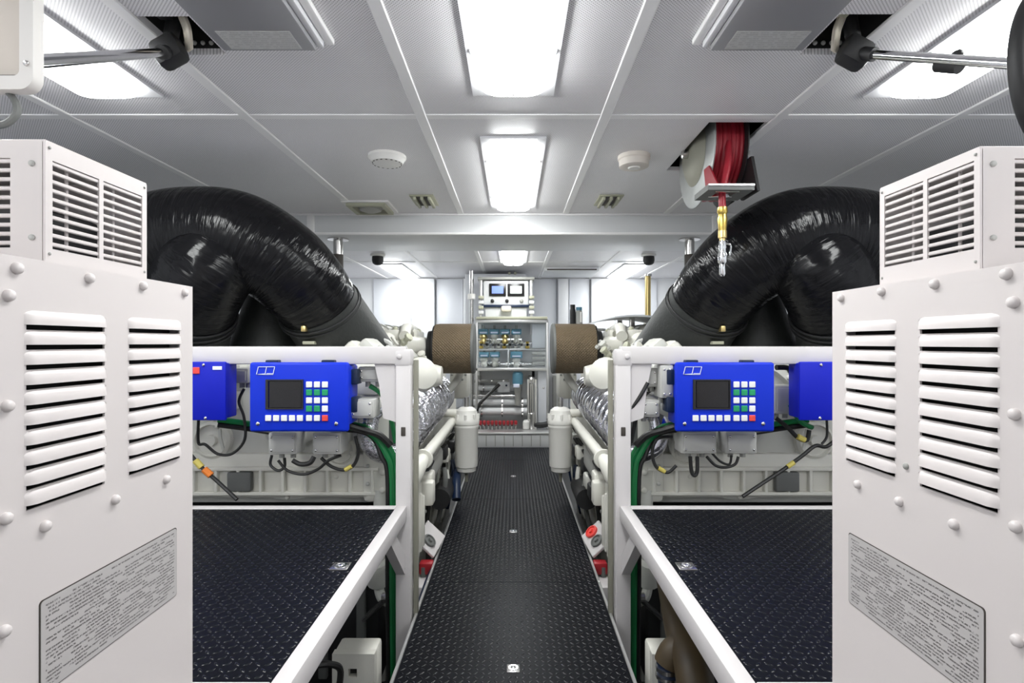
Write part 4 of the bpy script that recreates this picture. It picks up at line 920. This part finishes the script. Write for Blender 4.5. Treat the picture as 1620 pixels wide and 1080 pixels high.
if True:
    t = thing('bronze_pipe', P(1075, 1000, 1.75), 'mottled bronze pipe bending under platform on the hose reel side', 'pipe')
    B().tube(Pc((1105, 1120, 1.55), (1095, 1050, 1.62), (1078, 1000, 1.75), (1062, 940, 2.0), (1052, 900, 2.3)), [.055, .055, .052, .045, .045], 18, 8).build('pipe', 'bronze_pipe', t)
    B().tube(Pc((1088, 1020, 1.68), (1066, 1030, 1.68), (1056, 1050, 1.68)), .042, 16).build('elbow', 'bronze_pipe', t)
    B().tube(Pc((1056, 1046, 1.68), (1058, 1075, 1.68), (1068, 1130, 1.66)), .034, 16).build('hose_tail', 'blue_dark', t)
    for y in (1056, 1068): B().lathe([(.038, -.006), (.038, .006)], P(1057, y, 1.68), (0, 0, 1), 18).build('hose_clamp', 'steel', t)
    o = B().tube(Pc((500, 1052, 1.6), (520, 1050, 1.62), (538, 1058, 1.65), (536, 1090, 1.66)), .010, 8).build('cable', 'cable_black'); tag(o, 'thick black cable bending below platform rail near mounting foot', 'cable')
    o = B().tube(Pc((655, 985, 2.35), (668, 960, 2.45), (680, 925, 2.6), (690, 900, 2.75)), .03, 12).build('blue_hose', 'blue_dark'); tag(o, 'dark blue hose in the gap beside walkway opposite the reel', 'hose')
    o = B().tube(Pc((722, 790, 3.6), (722, 760, 3.7), (724, 745, 3.9)), .03, 12).build('blue_hose', 'blue_dark'); tag(o, 'dark blue upright hose below white canister opposite the reel', 'hose')

# ------------------------------------------------------------------ far end: valve rack, console, pipes
YV = 6.0
t = thing('valve_rack', (0, YV, .0), 'steel framed valve rack with glazed front between the air filters', 'valve rack')
x0, x1, z0, z1 = P(754, 0, YV).x, P(866, 0, YV).x, zp(584, YV), zp(508, YV)
for (a, b_) in (((x0, z0), (x1-.02, z0)), ((x0, z1), (x1, z1))):
    B().rbox((x0-.012, YV-.02, a[1]-.018), (b_[0]+.012, YV+.40, a[1]+.018), .005).build('rail', 'alu', t)
for x in (x0, x1): B().rbox((x-.012, YV-.02, 0), (x+.012, YV+.02, z1), .004).build('upright', 'alu', t)
for x in (x0, x1): B().rbox((x-.012, YV+.36, 0), (x+.012, YV+.40, z1), .004).build('upright', 'alu', t)
B().box((x0, YV+.38, z0), (x1, YV+.39, z1)).build('back_panel', 'beam_grey', t)
zm = zp(553, YV)
B().rbox((x0, YV+.10, zm-.010), (x1, YV+.16, zm+.010), .003).build('middle_rail', 'alu', t)
xm = P(804, 0, YV).x; B().rbox((xm-.008, YV+.02, z0), (xm+.008, YV+.05, zm), .002).build('divider', 'alu', t)
xr = P(842, 0, YV).x
B().rbox((xr, YV+.08, zm+.02), (x1-.02, YV+.12, z1-.03), .004).build('equipment_plate', 'wall_grey', t)
for k in range(3): B().rbox((xr, YV+.06, zm-.06-.055*k), (x1-.02, YV+.12, zm-.025-.055*k), .004).build('drawer_block', 'module_grey', t)
B().rbox((x0, YV-.03, z1+.02), (x1, YV+.30, z1+.05), .006).build('top_shelf', 'vent_olive', t)
def valve(x, y, label, body='gold', big=False):
    c = P(x, y, YV+.16)
    v = thing('actuated_valve', c, label, 'valve', 'blue capped valves')
    k = 1.5 if big else 1.25
    B().rbox(c+Vector((-.045*k, -.05, 0)), c+Vector((.045*k, .04, .05*k)), .008).build('actuator', 'valve_blue', v)
    B().rbox(c+Vector((-.032*k, -.055, .012)), c+Vector((.032*k, -.048, .030)), .002, 1).build('label_strip', 'logo_white', v)
    B().lathe([(.036, 0), (.046, -.03), (.034, -.05), (.042, -.08), (.028, -.105)][::-1], c, (0, 0, 1), 14).build('body', body, v)
    B().cyl(c+Vector((-.058, 0, -.06)), c+Vector((.058, 0, -.06)), .022, 10).build('pipe_union', 'steel', v)
    B().cyl(c+Vector((0, 0, -.09)), c+Vector((0, 0, -.135)), .013, 10).build('tail', 'casting_grey', v)
    B().cyl(c+Vector((0, 0, .05*k)), c+Vector((0, 0, .05*k+.04)), .014, 10).build('position_knob', 'casting_grey', v)
for i, x in enumerate((765, 782, 799, 817)):
    valve(x, 529, ['first', 'second', 'third', 'fourth'][i]+' blue capped valve along the upper row of the valve rack', 'gold' if i % 2 == 0 else 'engine_white')
for i, (x, l) in enumerate(((766, 'outer blue capped valve on the lower row of the valve rack'), (783, 'inner blue capped valve on the lower row of the valve rack'))): valve(x, 565, l, 'engine_white')
valve(817, 566, 'larger blue capped valve with white cover on lower row of rack', 'canister_white', True)
for i in range(2):
    z = (zp(543, YV), zp(577, YV))[i]
    o = B().cyl((x0+.02, YV+.22, z), (xr, YV+.22, z), .018, 12).build('manifold_pipe', 'steel'); tag(o, ('upper', 'lower')[i]+' horizontal steel manifold pipe behind the rack valves', 'pipe', 'manifold pipes')
    for k in range(6): B().lathe([(.028, -.008), (.028, .008)], (x0+.06+.09*k, YV+.22, z), (1, 0, 0), 12).build('flange', 'steel', o)
for i in range(9):
    x = P(761+9.2*i, 0, YV+.1).x
    o = B().lathe([(.012, 0), (.024, .006), (.024, .03), (.014, .036), (.014, .06), (.020, .064), (.020, .08), (0, .082)], (x, YV+.13, zm+.010), (0, 0, 1), 8).build('gauge_fitting', ('brass', 'casting_grey', 'steel', 'engine_white')[i % 4])
    tag(o, ['first', 'second', 'third', 'fourth', 'fifth', 'sixth', 'seventh', 'eighth', 'ninth'][i]+' small fitting from the left on middle rail of valve rack', 'fitting', 'fittings on the rack rail')
    B().cyl((x, YV+.13, zm+.05), (x, YV+.10, zm+.055), .014, 10).build('dial', 'rubber_black', o)
# glazed doors of the rack
g = bpy.data.materials.new('glass'); g.use_nodes = True; gb = g.node_tree.nodes['Principled BSDF']
gb.inputs['Transmission Weight'].default_value = 1; gb.inputs['Roughness'].default_value = .02; gb.inputs['IOR'].default_value = 1.05; gb.inputs['Base Color'].default_value = (.95, .98, 1, 1); MATS['glass'] = g
B().box((x0+.012, YV-.004, z0+.018), (x1-.012, YV, z1-.018)).build('glass_pane', 'glass', t)
# console above
YK = 6.3
t = thing('control_console', (0, YK, 1.38), 'light grey console with two small screens above valve rack', 'console')
cx0, cx1 = P(765, 0, YK).x, P(836, 0, YK).x
B().rbox((cx0, YK, zp(484, YK)), (cx1, YK+.3, zp(444, YK)), .012).build('cabinet', 'beam_grey', t)
B().rbox((cx0-.05, YK+.02, 1.2), (cx0-.02, YK+.06, zp(440, YK)), .004).build('upright', 'alu', t); B().rbox((cx1+.02, YK+.02, 1.2), (cx1+.05, YK+.06, zp(440, YK)), .004).build('upright', 'alu', t)
B().rbox((cx0-.07, YK-.01, zp(440, YK)-.015), (cx1+.07, YK+.3, zp(440, YK)+.015), .004).build('top_rail', 'casting_grey', t)
for i, (a, m) in enumerate(((774, 'display_blue'), (803, 'display_white'))):
    u0, u1, v0, v1 = P(a, 0, YK).x, P(a+26.5, 0, YK).x, zp(468.5, YK), zp(448.5, YK)
    d = B().rbox((u0, YK-.018, v0), (u1, YK+.01, v1), .006).build('display', 'screen_off', t); d['label'] = ('blue lit', 'white lit')[i]+' display'
    B().rbox((u0+.03, YK-.021, v0+.03), (u1-.03, YK-.016, v1-.03), .003, 1).build('screen', m, d)
for x, m in ((779, 'rubber_black'), (802, 'rubber_black'), (825, 'casting_grey')):
    p = P(x, 476, YK); bolt((p.x, YK, p.z), t, '-y', .022, .02, m, 'knob')
B().rbox((cx0-.02, YK-.03, zp(486, YK)), (cx1+.02, YK+.05, zp(482, YK)), .004).build('ledge', 'blue_dark', t)
B().rbox((cx0+.02, YK+.0, zp(503, YK)), (cx1-.02, YK+.2, zp(486, YK)), .006).build('lower_panel', 'beam_grey', t)
p = P(801, 488, YK-.06); B().rbox(p-Vector((.06, .05, .035)), p+Vector((.06, .05, .03)), .02).build('hand_bracket', 'beige', t)
for dx in (-1, 1):
    for k in range(4): p = P(801+dx*40, 470+8*k, YK-.02); B().rbox(p-Vector((.03, .02, .018)), p+Vector((.03, .05, .018)), .006).build('side_clamp', ('vent_olive', 'beam_grey')[k % 2], t)
B().rbox((cx0-.10, YK-.02, zp(506, YK)), (cx1+.10, YK+.3, zp(502, YK)), .004).build('base_shelf', 'casting_grey', t)
for x in (cx0-.06, cx1+.06): B().rbox((x-.02, YK+.1, 0), (x+.02, YK+.14, zp(505, YK)), .004).build('leg', 'alu', t)
# grey equipment cabinet behind console (back-plane of the pipe rack)
t = thing('equipment_cabinet', (0, 6.9, 0), 'tall grey equipment cabinet behind the console', 'cabinet')
B().rbox((-.60, 6.75, 0), (.16, 7.3, 1.955), .01).build('body', 'wall_grey', t)
for x in (-.22,): B().rbox((x-.004, 6.745, .1), (x+.004, 6.752, 1.9), .001, 1).build('door_seam', 'casting_grey', t)
B().rbox((-.26, 6.735, 1.0), (-.24, 6.752, 1.15), .003).build('handle', 'steel', t)
p = P(782, 424, 6.74); B().rbox((p.x-.05, 6.74, 1.86), (p.x+.05, 6.752, 1.92), .002, 1).build('blue_sign', 'display_blue' if False else 'logo_white', t)
for x in (806, 815): p = P(x, 432, 6.74); bolt((p.x, 6.75, p.z), t, '-y', .018, .02, 'vent_olive', 'lamp_knob')
o = B().cyl((P(746, 0, 6.4).x, 6.4, .0), (P(746, 0, 6.4).x, 6.4, 1.95), .025, 12).build('riser_pipe', 'steel'); tag(o, 'tall thin steel riser pipe beside the console', 'pipe')
B().lathe([(.045, -.03), (.045, .03)], (P(746, 0, 6.4).x, 6.4, zp(469, 6.4)), (0, 0, 1), 14).build('collar', 'detector_white', o)
# step, rail and pipes below the rack
t = thing('step_box', (0, 5.75, 0), 'grey steel step across the end of walkway', 'step')
B().rbox((-.42, 5.725, 0), (.42, 5.95, .13), .006).build('riser', 'beam_grey', t)
B().rbox((-.42, 5.715, .13), (.42, 5.96, .155), .006).build('tread_edge', 'alu', t)
for k in range(9): B().rbox((-.38+.095*k-.004, 5.720, .01), (-.38+.095*k+.004, 5.727, .125), .001, 1).build('seam', 'casting_grey', t)
for (z, y, r, m, xa, xb, l) in ((.33, 6.1, .042, 'beam_grey', -.45, .20, 'lowest grey pipe above the red valve handles'), (.425, 6.16, .036, 'beam_grey', -.45, .20, 'second grey pipe above the red valve handles'),
                                 (.50, 6.15, .016, 'steel', -.45, .06, 'bright thin steel pipe in the lower pipe rack'), (.58, 6.25, .032, 'beam_grey', -.40, .0, 'short grey pipe in the middle of pipe rack'),
                                 (.66, 6.25, .018, 'casting_grey', -.45, -.05, 'dark pipe high in the lower pipe rack')):
    o = B().cyl((xa, y, z), (xb, y, z), r, 14).build('rack_pipe', m); tag(o, l, 'pipe', 'horizontal rack pipes')
    for k in range(3): B().lathe([(r*1.5, -.008), (r*1.5, .008)], (xa+(xb-xa)*(.15+.35*k), y, z), (1, 0, 0), 14).build('flange', 'steel', o)
t = thing('pipe_rack', (0, 6.4, 0), 'grey backing frame behind the pipes and pumps', 'pipe rack')
B().rbox((-.55, 6.40, 0), (.55, 6.43, .82), .005).build('back_plate', 'beam_grey', t)
for x in (-.40, .20, .48): B().rbox((x-.02, 6.28, 0), (x+.02, 6.41, .72), .004).build('support', 'casting_grey', t)
for k in range(10):
    x = -.36+.043*k; t = thing('lever_valve', (x, 5.98, .16), ['first', 'second', 'third', 'fourth', 'fifth', 'sixth', 'seventh', 'eighth', 'ninth', 'tenth'][k]+' red valve lever from the left in the row above step', 'valve', 'red valve handles in a row')
    B().rbox((x-.017, 5.93, .205), (x+.017, 5.99, .245), .006).build('lever', 'red', t); B().cyl((x, 5.97, .0), (x, 5.97, .21), .009, 8).build('stem', 'steel', t)
    B().lathe([(.012, 0), (.018, .01), (.012, .02)], (x, 5.97, .18), (0, 0, 1), 8).build('nut', 'steel', t)
o = B().lathe([(.0, 0), (.035, .005), (.035, .08), (.02, .10), (0, .10)], (.14, 5.95, .155), (0, 0, 1), 16).build('white_fitting', 'detector_white'); tag(o, 'small white capped fitting beside the red valve handles', 'fitting')
t = thing('vertical_pump', P(841, 640, 6.0), 'upright steel pump column beside the pipe rack', 'pump')
px_ = P(841, 0, 6.0).x
B().lathe([(.05, 0), (.05, .22), (.035, .23), (.035, .55), (.045, .56), (.045, .60), (.03, .62)], (px_, 6.0, .1), (0, 0, 1), 18).build('column', 'steel', t)
B().tube([(px_, 6.0, .2), (px_+.12, 5.95, .2), (px_+.25, 5.95, .24)], .03, 12).build('outlet', 'rubber_black', t)
for dx in (-.04, .045): B().cyl((px_+dx, 5.97, .12), (px_+dx, 5.97, .70), .012, 8).build('tie_rod', 'chrome', t)
t = thing('pump_motor', (.13, 6.05, .55), 'blue motor with green label on the pipe rack', 'motor')
c = P(819, 605, 6.05)
B().lathe([(.05, 0), (.06, .01), (.06, .12), (.045, .14)], c-Vector((0, 0, .02)), (0, 0, 1), 18).build('housing', 'valve_blue', t)
B().rbox(c+Vector((-.05, -.07, -.05)), c+Vector((.02, -.05, -.01)), .004).build('label', 'logo_white', t)
B().lathe([(.03, -.25), (.035, -.1), (.045, -.08), (.045, -.02)], c, (0, 0, 1), 14).build('base', 'casting_grey', t)
t = thing('pump_box', (-.05, 6.2, .4), 'small grey box among the rack pipes', 'control box')
c = P(797, 612, 6.2); B().rbox(c-Vector((.07, .03, .06)), c+Vector((.07, .2, .06)), .008).build('body', 'beam_grey', t); bolt(c+Vector((.03, -.03, .02)), t, '-y', .012, .01, 'blue_dark', 'knob')
o = B().tube(Pc((752, 660, 6.0), (758, 640, 6.0), (772, 625, 6.05), (790, 608, 6.1)), .018, 10).build('black_hose', 'cable_black'); tag(o, 'black hose slanting up across the pipe rack', 'hose')
t = thing('grey_post', P(859, 640, 6.0), 'broad grey upright panel beside the pump column', 'panel')
B().rbox((P(851, 0, 6.05).x, 6.05, 0), (P(868, 0, 6.05).x, 6.10, .80), .004).build('panel', 'wall_grey', t)
for z in (.2, .6): bolt((P(860, 0, 6.05).x, 6.05, z), t, '-y', .012, .01, 'steel', 'screw')
# dark bottles, brass pipe, white hood on reel side
for i, (x, w, h0, l, m) in enumerate(((906, .028, 486, 'taller black flask behind the air filter on reel side', 'rubber_black'), (916, .034, 490, 'shorter dark flask with pale band behind the air filter', 'casting_grey'))):
    c = P(x, 520, 5.2); c.z = 1.235
    o = B().lathe([(w, 0), (w, zp(h0, 5.2)-c.z-.03), (w*.8, zp(h0, 5.2)-c.z-.01), (w*.8, zp(h0, 5.2)-c.z)], c, (0, 0, 1), 18).build('flask', m); tag(o, l, 'flask')
    B().lathe([(w*.85, 0), (w*.85, .03)], (c.x, c.y, zp(h0, 5.2)-.005), (0, 0, 1), 16).build('cap', m if i == 0 else 'valve_blue', o)
    if i: B().cyl((c.x+w*.5, c.y-w*.9, c.z+.06), (c.x+w*.5, c.y-w*.9, zp(h0, 5.2)-.02), .012, 10).build('pale_band', 'detector_white', o)
t = thing('shelf', (.62, 5.2, 1.22), 'narrow white shelf holding two dark flasks', 'shelf')
B().rbox((.50, 5.05, 1.21), (.86, 5.36, 1.235), .006).build('board', 'wall_white', t); B().rbox((.60, 5.25, .9), (.64, 5.34, 1.21), .004).build('bracket', 'wall_white', t); B().rbox((.76, 5.25, .9), (.80, 5.34, 1.21), .004).build('bracket', 'wall_white', t)
p0, p1 = P(1025, 437, 5.0), P(1025, 472, 5.0)
o = B().cyl((p0.x, 5.0, 1.26), (p0.x, 5.0, p0.z), .026, 14).build('brass_pipe', 'gold'); tag(o, 'short upright brass pipe above engine on reel side', 'pipe')
B().lathe([(.035, 0), (.035, .02)], (p0.x, 5.0, p0.z), (0, 0, 1), 14).build('end_cap', 'steel', o); B().lathe([(.04, 0), (.04, .06), (.03, .08)], (p0.x, 5.0, 1.24), (0, 0, 1), 14).build('base', 'engine_white', o)
t = thing('heat_shield', (.95, 4.6, 1.22), 'smooth pale grey curved hood over engine on reel side', 'hood')
vs, fs = [], []; n = 14
for j in range(2):
    for y in (4.25, 4.95):
        for k in range(n+1):
            u = k/n; vs.append((.60+.72*u, y, 1.235+(.085 if j == 0 else .070)*math.sin(PI*min(1, u*1.0))**.7))
m_ = n+1
for k in range(n):
    fs += [(k, k+1, m_+k+1, m_+k), (2*m_+k, 2*m_+k+1, 3*m_+k+1, 3*m_+k), (k, k+1, 2*m_+k+1, 2*m_+k), (m_+k, m_+k+1, 3*m_+k+1, 3*m_+k)]
B().add(vs, fs).build('hood', 'wall_grey', t, ang=60)
for y in (4.35, 4.85): B().rbox((.93, y-.02, 1.1), (.97, y+.02, 1.30), .004).build('stay', 'steel', t)
